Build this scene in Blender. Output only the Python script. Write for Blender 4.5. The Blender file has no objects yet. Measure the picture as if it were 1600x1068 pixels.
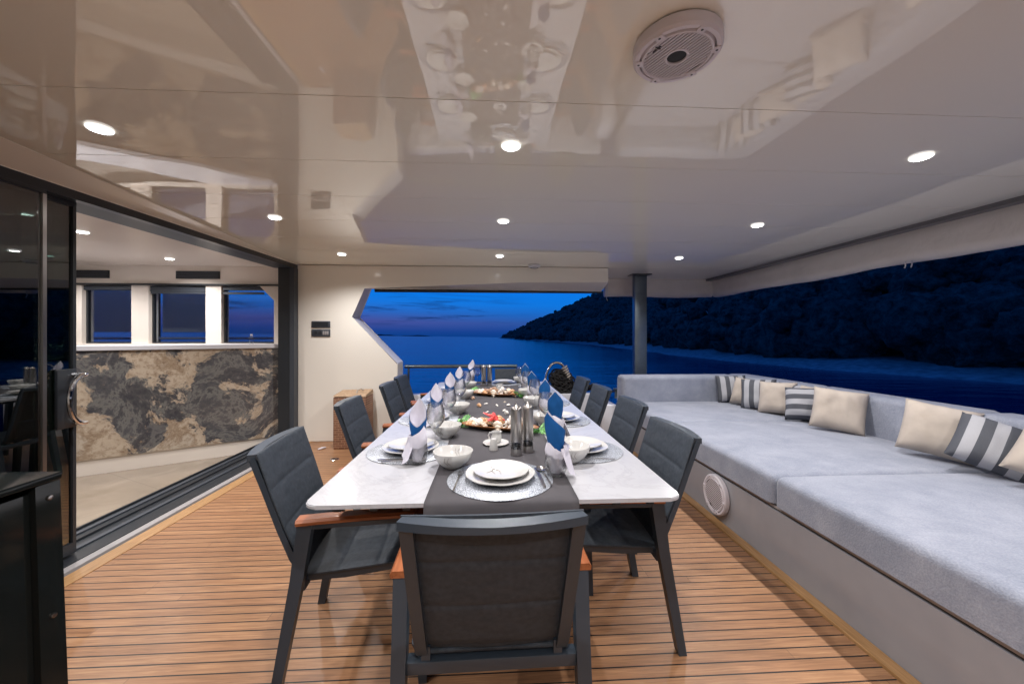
import bpy, bmesh, math, random
import numpy as np
from mathutils import Vector, Matrix, noise
R = math.radians
PI = math.pi
random.seed(7)
sc = bpy.context.scene
COL = sc.collection

# ------------------------------------------------------------------ camera
cam_d = bpy.data.cameras.new('camera'); cam = bpy.data.objects.new('camera', cam_d); COL.objects.link(cam)
cam_d.sensor_width = 36; cam_d.lens = 13.5; cam_d.shift_y = -9 / 1600
cam_d.clip_start = 0.05; cam_d.clip_end = 30000
cam.location = (0, 0, 1.3); cam.rotation_euler = (R(90), 0, -math.atan(32 / 600))
sc.camera = cam
sc.view_settings.view_transform = 'Standard'; sc.view_settings.look = 'None'
sc.view_settings.exposure = 0.12; sc.view_settings.gamma = 1
sc.cycles.use_denoising = True
sc.cycles.max_bounces = 10; sc.cycles.diffuse_bounces = 4; sc.cycles.glossy_bounces = 5
sc.cycles.transparent_max_bounces = 24; sc.cycles.transmission_bounces = 6
sc.cycles.sample_clamp_indirect = 4; sc.cycles.caustics_reflective = False; sc.cycles.caustics_refractive = False

# ------------------------------------------------------------------ world: dusk sky
world = bpy.data.worlds.new('World'); sc.world = world; world.use_nodes = True
SEA_TILT = (-0.0025, 0.0148, 0.0)
DOWNLIGHT_W = 66.0
INTERIOR_W = 62.0


class NT:
    """tiny node-tree helper"""
    def __init__(s, tree): s.t = tree; s.n = tree.nodes; s.l = tree.links
    def add(s, typ, **kw):
        nd = s.n.new(typ)
        for k, v in kw.items():
            if k.startswith('_'):
                setattr(nd, k[1:], v)
            else:
                key = int(k[1:]) if k[0] == 'i' and k[1:].isdigit() else k.replace('_', ' ')
                if isinstance(v, bpy.types.NodeSocket): s.l.new(v, nd.inputs[key])
                else: nd.inputs[key].default_value = v
        return nd
    def math(s, op, a, b=0.0, clamp=False):
        nd = s.n.new('ShaderNodeMath'); nd.operation = op; nd.use_clamp = clamp
        for i, v in enumerate((a, b)):
            if isinstance(v, bpy.types.NodeSocket): s.l.new(v, nd.inputs[i])
            else: nd.inputs[i].default_value = v
        return nd.outputs[0]
    def mix(s, f, a, b, blend='MIX'):
        nd = s.n.new('ShaderNodeMix'); nd.data_type = 'RGBA'; nd.blend_type = blend
        for i, v in ((0, f), (6, a), (7, b)):
            if isinstance(v, bpy.types.NodeSocket): s.l.new(v, nd.inputs[i])
            else: nd.inputs[i].default_value = v if i == 0 else (tuple(v) + (1,))[:4]
        return nd.outputs[2]
    def ramp(s, f, stops, interp='LINEAR'):
        nd = s.n.new('ShaderNodeValToRGB'); cr = nd.color_ramp; cr.interpolation = interp
        while len(cr.elements) < len(stops): cr.elements.new(0.5)
        for e, (p, c) in zip(cr.elements, stops):
            e.position = p
            e.color = (c, c, c, 1) if isinstance(c, (int, float)) else tuple(c) + (1,)
        s.l.new(f, nd.inputs[0]); return nd.outputs[0]


def build_world():
    t = NT(world.node_tree); t.n.clear()
    tc = t.add('ShaderNodeTexCoord')
    mp = t.add('ShaderNodeMapping', Vector=tc.outputs['Generated']); mp.inputs['Rotation'].default_value = (0.0025, -0.0148, 0)
    sp = t.add('ShaderNodeSeparateXYZ', Vector=mp.outputs[0])
    z = sp.outputs['Z']; x = sp.outputs['X']
    base = t.ramp(t.math('MULTIPLY', z, 2.0, True), [
        (0.0, (0.003, 0.044, 0.230)), (0.03, (0.004, 0.052, 0.270)), (0.075, (0.012, 0.090, 0.360)),
        (0.12, (0.008, 0.130, 0.520)), (0.165, (0.004, 0.170, 0.680)), (0.30, (0.003, 0.180, 0.800)),
        (0.6, (0.004, 0.085, 0.430)), (1.0, (0.005, 0.045, 0.240))])
    # warm afterglow, low and to the left where the sun went down
    glow = t.math('MULTIPLY', t.ramp(z, [(0.0, 0.0), (0.012, 0.15), (0.035, 1.0), (0.06, 0.3), (0.1, 0.0)]),
                  t.ramp(t.math('ADD', t.math('MULTIPLY', x, -1.0), 0.25), [(0.0, 0.0), (0.6, 1.0)]))
    c1 = t.mix(t.math('MULTIPLY', glow, 0.42), base, (0.125, 0.058, 0.235))
    # stretched cloud banks
    cm = t.add('ShaderNodeMapping', Vector=mp.outputs[0]); cm.inputs['Scale'].default_value = (5.5, 3.0, 62.0); cm.inputs['Location'].default_value = (1.3, 0, 4.2)
    nz = t.add('ShaderNodeTexNoise', Vector=cm.outputs[0], Scale=1.0, Detail=9.0, Roughness=0.62, Distortion=0.35)
    cl = t.ramp(nz.outputs[0], [(0.50, 0.0), (0.62, 1.0)])
    band = t.ramp(z, [(0.02, 0.0), (0.045, 1.0), (0.075, 0.9), (0.12, 0.0)])
    left = t.ramp(t.math('ADD', t.math('MULTIPLY', x, -1.0), 0.2), [(0.08, 0.0), (0.3, 1.0)])
    m = t.math('MULTIPLY', t.math('MULTIPLY', cl, band), left)
    c2 = t.mix(t.math('MULTIPLY', m, 0.85), c1, (0.006, 0.030, 0.140))
    bg = t.add('ShaderNodeBackground', Color=c2, Strength=1.0)
    out = t.add('ShaderNodeOutputWorld'); t.l.new(bg.outputs[0], out.inputs[0])


build_world()

# ------------------------------------------------------------------ materials
MATS = {}


def principled(name, color=(0.5, 0.5, 0.5), rough=0.5, metal=0.0, spec=0.5, **kw):
    m = bpy.data.materials.new(name); m.use_nodes = True; t = NT(m.node_tree)
    b = t.n['Principled BSDF']
    b.inputs['Base Color'].default_value = tuple(color) + (1,)
    b.inputs['Roughness'].default_value = rough; b.inputs['Metallic'].default_value = metal
    b.inputs['Specular IOR Level'].default_value = spec
    for k, v in kw.items(): b.inputs[k.replace('_', ' ')].default_value = v
    MATS[name] = m
    return m, t, b


def obj_coord(t, scale=(1, 1, 1), rot=(0, 0, 0)):
    tc = t.add('ShaderNodeTexCoord'); mp = t.add('ShaderNodeMapping', Vector=tc.outputs['Object'])
    mp.inputs['Scale'].default_value = scale; mp.inputs['Rotation'].default_value = rot
    return mp.outputs[0]


def add_noise(t, b, c1, c2, scale=5, detail=5, lo=0.35, hi=0.65, sc3=(1, 1, 1), rough=None, rot=(0, 0, 0)):
    v = obj_coord(t, sc3, rot)
    n = t.add('ShaderNodeTexNoise', Vector=v, Scale=scale, Detail=detail, Roughness=0.6)
    c = t.ramp(n.outputs[0], [(lo, c1), (hi, c2)])
    t.l.new(c, b.inputs['Base Color'])
    if rough: t.l.new(t.ramp(n.outputs[0], [(lo, rough[0]), (hi, rough[1])]), b.inputs['Roughness'])
    return v, n, c


def add_bump(t, b, height, strength=0.2, dist=0.002):
    bp = t.add('ShaderNodeBump', Height=height, Strength=strength, Distance=dist)
    t.l.new(bp.outputs[0], b.inputs['Normal']); return bp


def make_materials():
    # teak deck: planks along X, caulked seams
    m, t, b = principled('teak_deck', rough=0.45, spec=0.28)
    tc = t.add('ShaderNodeTexCoord'); sp = t.add('ShaderNodeSeparateXYZ', Vector=tc.outputs['Object'])
    W = 0.0545
    q = t.math('DIVIDE', t.math('ADD', sp.outputs['Y'], 5.0), W)
    row = t.math('FLOOR', q); fr = t.math('FRACT', q)
    seam = t.math('MAXIMUM', t.math('LESS_THAN', fr, 0.055), t.math('GREATER_THAN', fr, 0.945))
    off = t.add('ShaderNodeTexWhiteNoise', _noise_dimensions='1D', W=row)
    xx = t.math('DIVIDE', t.math('ADD', sp.outputs['X'], t.math('MULTIPLY', off.outputs['Value'], 7.0)), 2.6)
    butt = t.math('LESS_THAN', t.math('FRACT', xx), 0.0015)
    cell = t.add('ShaderNodeCombineXYZ', X=t.math('FLOOR', xx), Y=row)
    wn = t.add('ShaderNodeTexWhiteNoise', _noise_dimensions='3D', Vector=cell.outputs[0])
    gv = t.add('ShaderNodeMapping', Vector=tc.outputs['Object']); gv.inputs['Scale'].default_value = (3, 60, 3)
    gadd = t.add('ShaderNodeVectorMath', _operation='ADD', i0=gv.outputs[0], i1=wn.outputs['Color'])
    gm = t.add('ShaderNodeVectorMath', _operation='MULTIPLY_ADD', i0=wn.outputs['Color'], i1=(9, 9, 9), i2=gv.outputs[0])
    grain = t.add('ShaderNodeTexNoise', Vector=gm.outputs[0], Scale=1.6, Detail=7.0, Roughness=0.65, Distortion=0.6)
    blot = t.add('ShaderNodeTexNoise', Vector=tc.outputs['Object'], Scale=1.3, Detail=5.0)
    wood = t.ramp(grain.outputs[0], [(0.28, (0.15, 0.063, 0.027)), (0.5, (0.315, 0.155, 0.070)), (0.72, (0.48, 0.265, 0.13))])
    tint = t.ramp(wn.outputs['Value'], [(0.0, (0.80, 0.72, 0.66)), (0.5, (0.95, 0.92, 0.88)), (1.0, (1.0, 1.0, 1.0))])
    wood = t.mix(1.0, wood, tint, 'MULTIPLY')
    wood = t.mix(0.25, wood, t.ramp(blot.outputs[0], [(0.3, (0.34, 0.20, 0.12)), (0.7, (0.46, 0.29, 0.19))]))
    dark = t.math('MAXIMUM', seam, t.math('MULTIPLY', butt, 0.3))
    col = t.mix(dark, wood, (0.010, 0.010, 0.012)); t.l.new(col, b.inputs['Base Color'])
    t.l.new(t.math('ADD', t.math('MULTIPLY', blot.outputs[0], 0.25), 0.24), b.inputs['Roughness'])
    h = t.math('SUBTRACT', t.math('MULTIPLY', grain.outputs[0], 0.25), dark); add_bump(t, b, h, 0.35, 0.0015)
    # plain teak for margins
    m, t, b = principled('teak_margin', rough=0.42)
    v, n, c = add_noise(t, b, (0.26, 0.135, 0.05), (0.47, 0.27, 0.12), 3, 7, 0.3, 0.7, (40, 2, 2)); add_bump(t, b, n.outputs[0], 0.1)
    m, t, b = principled('teak_arm', rough=0.35)
    v, n, c = add_noise(t, b, (0.20, 0.055, 0.018), (0.36, 0.12, 0.045), 3, 6, 0.3, 0.7, (30, 3, 30)); add_bump(t, b, n.outputs[0], 0.08)
    # glossy gelcoat ceiling with slightly wavy mirror
    m, t, b = principled('gelcoat_ceiling', (0.85, 0.815, 0.715), rough=0.006, spec=0.5, IOR=1.95)
    v = obj_coord(t, (1, 1, 1)); n = t.add('ShaderNodeTexNoise', Vector=v, Scale=1.3, Detail=1.0)
    n2 = t.add('ShaderNodeTexNoise', Vector=v, Scale=7.0, Detail=1.0)
    add_bump(t, b, t.math('ADD', n.outputs[0], t.math('MULTIPLY', n2.outputs[0], 0.035)), 0.5, 0.010)
    m, t, b = principled('seam_dark', (0.16, 0.13, 0.105), rough=0.8)
    m, t, b = principled('gelcoat_cream', (0.80, 0.76, 0.69), rough=0.14, spec=0.45)
    v = obj_coord(t); n = t.add('ShaderNodeTexNoise', Vector=v, Scale=2.0, Detail=2.0); add_bump(t, b, n.outputs[0], 0.25, 0.006)
    m, t, b = principled('cabin_ceiling', (0.74, 0.66, 0.60), rough=0.35)
    m, t, b = principled('cabin_cream', (0.76, 0.69, 0.62), rough=0.4)
    m, t, b = principled('sofa_base', (0.40, 0.375, 0.37), rough=0.17, spec=0.5)
    v, n, c = add_noise(t, b, (0.255, 0.255, 0.28), (0.30, 0.298, 0.32), 3, 3, 0.3, 0.7)
    m, t, b = principled('dark_gap', (0.03, 0.028, 0.03), rough=0.6)
    m, t, b = principled('track_grey', (0.14, 0.135, 0.14), rough=0.4)
    m, t, b = principled('grey_strip', (0.33, 0.31, 0.31), rough=0.35)
    # suede-like sofa
    m, t, b = principled('suede', rough=0.9, spec=0.2, Sheen_Weight=0.35, Sheen_Roughness=0.4)
    v = obj_coord(t); n = t.add('ShaderNodeTexNoise', Vector=v, Scale=5.0, Detail=8.0, Roughness=0.68, Distortion=0.25)
    n2 = t.add('ShaderNodeTexNoise', Vector=v, Scale=150.0, Detail=3.0)
    c = t.ramp(n.outputs[0], [(0.3, (0.245, 0.268, 0.325)), (0.5, (0.30, 0.320, 0.378)), (0.68, (0.355, 0.372, 0.428))])
    c = t.mix(0.5, c, t.ramp(n2.outputs[0], [(0.35, (0.25, 0.25, 0.28)), (0.65, (0.5, 0.5, 0.52))]), 'SOFT_LIGHT'); t.l.new(c, b.inputs['Base Color'])
    add_bump(t, b, t.math('ADD', t.math('MULTIPLY', n.outputs[0], 1.5), n2.outputs[0]), 0.6, 0.004)
    # canvas
    m, t, b = principled('canvas', rough=0.7, spec=0.2)
    v, n, c = add_noise(t, b, (0.70, 0.65, 0.60), (0.80, 0.74, 0.69), 2.5, 5, 0.3, 0.7)
    n2 = t.add('ShaderNodeTexNoise', Vector=v, Scale=7.0, Detail=4.0, Distortion=1.0); add_bump(t, b, n2.outputs[0], 0.5, 0.02)
    # cushions
    m, t, b = principled('linen_beige', rough=0.9, spec=0.1)
    v, n, c = add_noise(t, b, (0.43, 0.37, 0.315), (0.52, 0.455, 0.395), 6, 4, 0.3, 0.7)
    n2 = t.add('ShaderNodeTexNoise', Vector=v, Scale=320.0, Detail=2.0); add_bump(t, b, n2.outputs[0], 0.3, 0.001)
    m, t, b = principled('linen_stripe', rough=0.9, spec=0.1)
    tc = t.add('ShaderNodeTexCoord'); sp = t.add('ShaderNodeSeparateXYZ', Vector=tc.outputs['Object'])
    f = t.math('FRACT', t.math('ADD', t.math('DIVIDE', sp.outputs['X'], 0.096), 10.25)); s_ = t.math('GREATER_THAN', f, 0.52)
    n2 = t.add('ShaderNodeTexNoise', Vector=tc.outputs['Object'], Scale=320.0, Detail=2.0)
    c = t.mix(s_, (0.42, 0.42, 0.445), (0.07, 0.075, 0.09)); c = t.mix(t.math('MULTIPLY', n2.outputs[0], 0.35), c, (0.2, 0.2, 0.21)); t.l.new(c, b.inputs['Base Color'])
    add_bump(t, b, n2.outputs[0], 0.3, 0.001)
    # chair
    m, t, b = principled('chair_frame', (0.032, 0.043, 0.058), rough=0.38, spec=0.5)
    v = obj_coord(t); n2 = t.add('ShaderNodeTexNoise', Vector=v, Scale=500.0, Detail=1.0); add_bump(t, b, n2.outputs[0], 0.15, 0.0005)
    m, t, b = principled('chair_fabric', rough=0.62, spec=0.35)
    v = obj_coord(t, (1, 1, 1)); w = t.add('ShaderNodeTexWave', Vector=v, Scale=140.0, Distortion=1.0, Detail=2.0); w.bands_direction = 'Z'
    n = t.add('ShaderNodeTexNoise', Vector=v, Scale=60.0, Detail=3.0)
    c = t.ramp(n.outputs[0], [(0.3, (0.024, 0.031, 0.041)), (0.7, (0.041, 0.050, 0.063))]); t.l.new(c, b.inputs['Base Color'])
    add_bump(t, b, t.math('ADD', w.outputs[1], n.outputs[0]), 0.25, 0.0008)
    # table
    m, t, b = principled('ceramic_top', rough=0.22, spec=0.5)
    v = obj_coord(t); n = t.add('ShaderNodeTexNoise', Vector=v, Scale=1.6, Detail=8.0, Roughness=0.7, Distortion=1.8)
    c = t.ramp(n.outputs[0], [(0.30, (0.42, 0.42, 0.45)), (0.47, (0.50, 0.50, 0.525)), (0.5, (0.42, 0.42, 0.435)), (0.52, (0.51, 0.51, 0.53)), (0.75, (0.53, 0.53, 0.55))])
    c = t.mix(0.4, c, (0.44, 0.44, 0.465)); c = t.mix(1.0, c, (0.90, 0.90, 0.91), 'MULTIPLY'); t.l.new(c, b.inputs['Base Color'])
    m, t, b = principled('runner_cloth', rough=0.85, spec=0.15)
    v, n, c = add_noise(t, b, (0.060, 0.056, 0.062), (0.085, 0.080, 0.086), 3, 4, 0.3, 0.7)
    w = t.add('ShaderNodeTexNoise', Vector=v, Scale=400.0, Detail=2.0); add_bump(t, b, w.outputs[0], 0.3, 0.0008)
    m, t, b = principled('placemat_silver', rough=0.42, metal=0.55)
    v = obj_coord(t); n = t.add('ShaderNodeTexNoise', Vector=v, Scale=260.0, Detail=3.0)
    c = t.ramp(n.outputs[0], [(0.40, (0.16, 0.18, 0.22)), (0.60, (0.66, 0.69, 0.75))]); t.l.new(c, b.inputs['Base Color']); add_bump(t, b, n.outputs[0], 0.8, 0.0015)
    m, t, b = principled('porcelain', (0.53, 0.52, 0.505), rough=0.12, spec=0.55)
    m, t, b = principled('porcelain_line', (0.22, 0.19, 0.17), rough=0.3)
    m, t, b = principled('steel', (0.62, 0.60, 0.59), rough=0.18, metal=1.0)
    m, t, b = principled('steel_brushed', (0.50, 0.475, 0.455), rough=0.28, metal=1.0)
    m, t, b = principled('chrome', (0.75, 0.76, 0.78), rough=0.07, metal=1.0)
    m, t, b = principled('galvanised_post', rough=0.35, metal=0.6)
    v, n, c = add_noise(t, b, (0.10, 0.125, 0.145), (0.16, 0.19, 0.21), 4, 5, 0.3, 0.7)
    m, t, b = principled('napkin_white', (0.66, 0.64, 0.72), rough=0.85, spec=0.1)
    v = obj_coord(t); n = t.add('ShaderNodeTexNoise', Vector=v, Scale=45.0, Detail=3.0, Distortion=1.0); add_bump(t, b, n.outputs[0], 0.4, 0.003)
    m, t, b = principled('napkin_blue', (0.012, 0.095, 0.30), rough=0.8, spec=0.15)
    v = obj_coord(t); n = t.add('ShaderNodeTexNoise', Vector=v, Scale=45.0, Detail=3.0, Distortion=1.0); add_bump(t, b, n.outputs[0], 0.4, 0.003)
    # black metals
    m, t, b = principled('black_gloss', (0.008, 0.010, 0.010), rough=0.10, spec=0.5)
    v = obj_coord(t); n = t.add('ShaderNodeTexNoise', Vector=v, Scale=3.0, Detail=2.0); add_bump(t, b, n.outputs[0], 0.15, 0.01)
    m, t, b = principled('black_frame', (0.022, 0.025, 0.030), rough=0.32, spec=0.5)
    m, t, b = principled('slate_frame', (0.040, 0.047, 0.060), rough=0.45, spec=0.5)
    m, t, b = principled('black_soft', (0.012, 0.012, 0.013), rough=0.6)
    m, t, b = principled('white_plastic', (0.62, 0.58, 0.62), rough=0.4)
    m, t, b = principled('grille_gap', (0.035, 0.03, 0.035), rough=0.7)
    m, t, b = principled('rope_black', (0.012, 0.011, 0.011), rough=0.85)
    m, t, b = principled('rope_beige', (0.42, 0.36, 0.30), rough=0.85)
    m, t, b = principled('white_paint', (0.62, 0.62, 0.66), rough=0.3)
    # counter stone: dark with gold clouds
    m, t, b = principled('stone', rough=0.14, spec=0.5)
    v = obj_coord(t)
    w1 = t.add('ShaderNodeTexNoise', Vector=v, Scale=1.3, Detail=2.5)
    wv = t.add('ShaderNodeVectorMath', _operation='MULTIPLY_ADD', i0=w1.outputs['Color'], i1=(0.45, 0.45, 0.45), i2=v)
    n1 = t.add('ShaderNodeTexNoise', Vector=wv.outputs[0], Scale=1.7, Detail=10.0, Roughness=0.72, Distortion=0.35)
    n2 = t.add('ShaderNodeTexNoise', Vector=wv.outputs[0], Scale=1.9, Detail=12.0, Roughness=0.68, Distortion=0.5)
    n3 = t.add('ShaderNodeTexNoise', Vector=v, Scale=22.0, Detail=6.0, Roughness=0.7)
    dark = t.ramp(n1.outputs[0], [(0.28, (0.050, 0.051, 0.060)), (0.42, (0.085, 0.084, 0.092)), (0.455, (0.19, 0.185, 0.175)), (0.48, (0.080, 0.078, 0.084)), (0.56, (0.048, 0.048, 0.058)), (0.60, (0.15, 0.145, 0.145)), (0.66, (0.085, 0.082, 0.086))])
    gold = t.ramp(n1.outputs[0], [(0.3, (0.36, 0.28, 0.20)), (0.5, (0.52, 0.43, 0.335)), (0.56, (0.30, 0.22, 0.15)), (0.62, (0.48, 0.41, 0.33))])
    gold = t.mix(t.ramp(n3.outputs[0], [(0.50, 0.0), (0.66, 0.75)]), gold, (0.20, 0.13, 0.08))
    dark = t.mix(t.ramp(n3.outputs[0], [(0.45, 0.0), (0.7, 0.45)]), dark, (0.17, 0.155, 0.14))
    mk = t.ramp(t.math('ADD', n2.outputs[0], t.math('MULTIPLY', t.math('SUBTRACT', n3.outputs[0], 0.5), 0.10)), [(0.500, 0.0), (0.530, 1.0)])
    t.l.new(t.mix(mk, dark, gold), b.inputs['Base Color'])
    # cabin floor tiles
    m, t, b = principled('cabin_tile', rough=0.22, spec=0.5)
    v = obj_coord(t, (1, 1, 1), (0, 0, R(28)))
    br = t.add('ShaderNodeTexBrick', Vector=v, Scale=1.0, Mortar_Size=0.004, Color1=(0.30, 0.245, 0.19, 1), Color2=(0.35, 0.29, 0.225, 1), Mortar=(0.22, 0.18, 0.14, 1))
    br.inputs['Brick Width'].default_value = 1.2; br.inputs['Row Height'].default_value = 0.6
    n = t.add('ShaderNodeTexNoise', Vector=v, Scale=2.5, Detail=6.0, Distortion=0.8)
    c = t.mix(0.45, br.outputs[0], t.ramp(n.outputs[0], [(0.3, (0.22, 0.175, 0.13)), (0.7, (0.40, 0.335, 0.27))])); t.l.new(c, b.inputs['Base Color'])
    # woven basket
    m, t, b = principled('woven', rough=0.65)
    v = obj_coord(t, (1, 1, 1), (R(90), 0, 0))
    br = t.add('ShaderNodeTexBrick', Vector=v, Scale=1.0, Mortar_Size=0.0022, Color1=(0.17, 0.075, 0.045, 1), Color2=(0.24, 0.115, 0.07, 1), Mortar=(0.42, 0.28, 0.18, 1))
    br.inputs['Brick Width'].default_value = 0.07; br.inputs['Row Height'].default_value = 0.026; t.l.new(br.outputs[0], b.inputs['Base Color'])
    m, t, b = principled('wicker_lid', rough=0.6)
    add_noise(t, b, (0.30, 0.19, 0.11), (0.45, 0.31, 0.2), 30, 3, 0.3, 0.7)
    m, t, b = principled('tray_wood', rough=0.4)
    add_noise(t, b, (0.13, 0.045, 0.012), (0.33, 0.14, 0.045), 4, 5, 0.3, 0.7, (6, 30, 30))
    for nm, a, c_ in (('shell_cream', (0.62, 0.50, 0.38), (0.74, 0.66, 0.56)), ('shell_orange', (0.55, 0.25, 0.10), (0.70, 0.48, 0.30)), ('shell_brown', (0.25, 0.12, 0.07), (0.55, 0.38, 0.26)), ('shell_white', (0.66, 0.61, 0.56), (0.76, 0.73, 0.69))):
        m, t, b = principled(nm, rough=0.4); add_noise(t, b, a, c_, 90, 4, 0.35, 0.65)
    m, t, b = principled('starfish_red', rough=0.5); v, n, c = add_noise(t, b, (0.42, 0.018, 0.018), (0.58, 0.05, 0.04), 120, 3, 0.35, 0.65); add_bump(t, b, n.outputs[0], 0.8, 0.002)
    m, t, b = principled('starfish_olive', rough=0.6); v, n, c = add_noise(t, b, (0.20, 0.19, 0.09), (0.33, 0.30, 0.17), 120, 3, 0.35, 0.65)
    m, t, b = principled('fern_green', rough=0.5); add_noise(t, b, (0.08, 0.30, 0.07), (0.28, 0.58, 0.20), 40, 3, 0.35, 0.65)
    # lamp lens
    m = bpy.data.materials.new('lamp_lens'); m.use_nodes = True; t = NT(m.node_tree); t.n.clear()
    e = t.add('ShaderNodeEmission', Color=(1.0, 0.96, 0.93, 1), Strength=28.0); o = t.add('ShaderNodeOutputMaterial'); t.l.new(e.outputs[0], o.inputs[0]); MATS['lamp_lens'] = m

    m = bpy.data.materials.new('lamp_halo'); m.use_nodes = True; t = NT(m.node_tree); t.n.clear()  # faint emission imitating the halo of glare round each lamp
    e = t.add('ShaderNodeEmission', Color=(1.0, 0.97, 0.95, 1), Strength=1.6); o = t.add('ShaderNodeOutputMaterial'); t.l.new(e.outputs[0], o.inputs[0]); MATS['lamp_halo'] = m
    # thin glass: clear shell with fresnel reflection
    def thin(name, tint, edge_tint, refl_rough=0.02, f0=0.06, power=3.0):
        m = bpy.data.materials.new(name); m.use_nodes = True; t = NT(m.node_tree); t.n.clear()
        lw = t.add('ShaderNodeLayerWeight', Blend=0.5)
        f = t.math('POWER', lw.outputs['Facing'], power)
        col = t.mix(f, tint, edge_tint)
        tr = t.add('ShaderNodeBsdfTransparent', Color=col)
        gl = t.add('ShaderNodeBsdfGlossy', Color=(1, 1, 1, 1), Roughness=refl_rough)
        fac = t.math('ADD', t.math('MULTIPLY', f, 0.75), f0, True)
        mx = t.add('ShaderNodeMixShader', i0=fac, i1=tr.outputs[0], i2=gl.outputs[0])
        o = t.add('ShaderNodeOutputMaterial'); t.l.new(mx.outputs[0], o.inputs[0]); MATS[name] = m
    thin('glass_ware', (0.985, 0.988, 0.99), (0.12, 0.125, 0.13), 0.01, 0.065, 2.6)
    m = MATS['glass_ware']; t = NT(m.node_tree); mx0 = [n for n in t.n if n.type == 'MIX_SHADER'][0]; o0 = [n for n in t.n if n.type == 'OUTPUT_MATERIAL'][0]
    gb = t.add('ShaderNodeBsdfGlass', IOR=1.45, Roughness=0.0, Color=(0.98, 0.985, 0.99, 1)); m2 = t.add('ShaderNodeMixShader', i0=0.12, i1=mx0.outputs[0], i2=gb.outputs[0]); t.l.new(m2.outputs[0], o0.inputs[0])
    thin('glass_pane', (0.80, 0.84, 0.86), (0.4, 0.42, 0.44), 0.01, 0.08, 4.0)
    thin('glass_tinted', (0.30, 0.37, 0.35), (0.05, 0.06, 0.06), 0.01, 0.16, 3.0)
    thin('acrylic', (0.75, 0.74, 0.72), (0.25, 0.25, 0.25), 0.03, 0.1, 2.5)
    # water
    m, t, b = principled('sea_water', (0.001, 0.032, 0.155), rough=0.13, spec=0.5, IOR=1.33)
    v = obj_coord(t, (0.35, 1.2, 1)); n = t.add('ShaderNodeTexNoise', Vector=v, Scale=0.5, Detail=5.0, Roughness=0.6)
    n2 = t.add('ShaderNodeTexNoise', Vector=obj_coord(t, (0.02, 0.08, 1)), Scale=0.35, Detail=4.0)
    add_bump(t, b, t.math('ADD', n.outputs[0], t.math('MULTIPLY', n2.outputs[0], 4.0)), 0.5, 0.22)
    # hillside ground and beach
    m, t, b = principled('hill_ground', rough=0.9, spec=0.1)
    tc = t.add('ShaderNodeTexCoord'); sp = t.add('ShaderNodeSeparateXYZ', Vector=tc.outputs['Object'])
    n = t.add('ShaderNodeTexNoise', Vector=tc.outputs['Object'], Scale=0.12, Detail=8.0)
    n2 = t.add('ShaderNodeTexNoise', Vector=tc.outputs['Object'], Scale=1.4, Detail=6.0)
    scrub = t.ramp(n2.outputs[0], [(0.35, (0.010, 0.016, 0.010)), (0.65, (0.032, 0.04, 0.03))])
    sand = t.ramp(n2.outputs[0], [(0.3, (0.28, 0.28, 0.28)), (0.7, (0.55, 0.54, 0.52))])
    hz = t.math('ADD', sp.outputs['Z'], t.math('MULTIPLY', t.math('SUBTRACT', n.outputs[0], 0.5), 2.2))
    t.l.new(t.mix(t.ramp(t.math('DIVIDE', hz, 4.0), [(0.28, 0.0), (0.45, 1.0)]), sand, scrub), b.inputs['Base Color'])
    m, t, b = principled('tree_dark', rough=0.8, spec=0.15)
    v = obj_coord(t); n = t.add('ShaderNodeTexNoise', Vector=v, Scale=0.9, Detail=6.0, Roughness=0.7)
    c = t.ramp(n.outputs[0], [(0.35, (0.010, 0.026, 0.024)), (0.65, (0.11, 0.17, 0.15))]); t.l.new(c, b.inputs['Base Color']); add_bump(t, b, n.outputs[0], 1.0, 0.8)
    m, t, b = principled('patch_pale', rough=0.9); add_noise(t, b, (0.30, 0.30, 0.32), (0.5, 0.5, 0.52), 0.5, 6, 0.3, 0.7)
    m, t, b = principled('island_rock', (0.03, 0.04, 0.05), rough=0.95)


make_materials()
M = MATS

# ------------------------------------------------------------------ mesh builder


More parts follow.
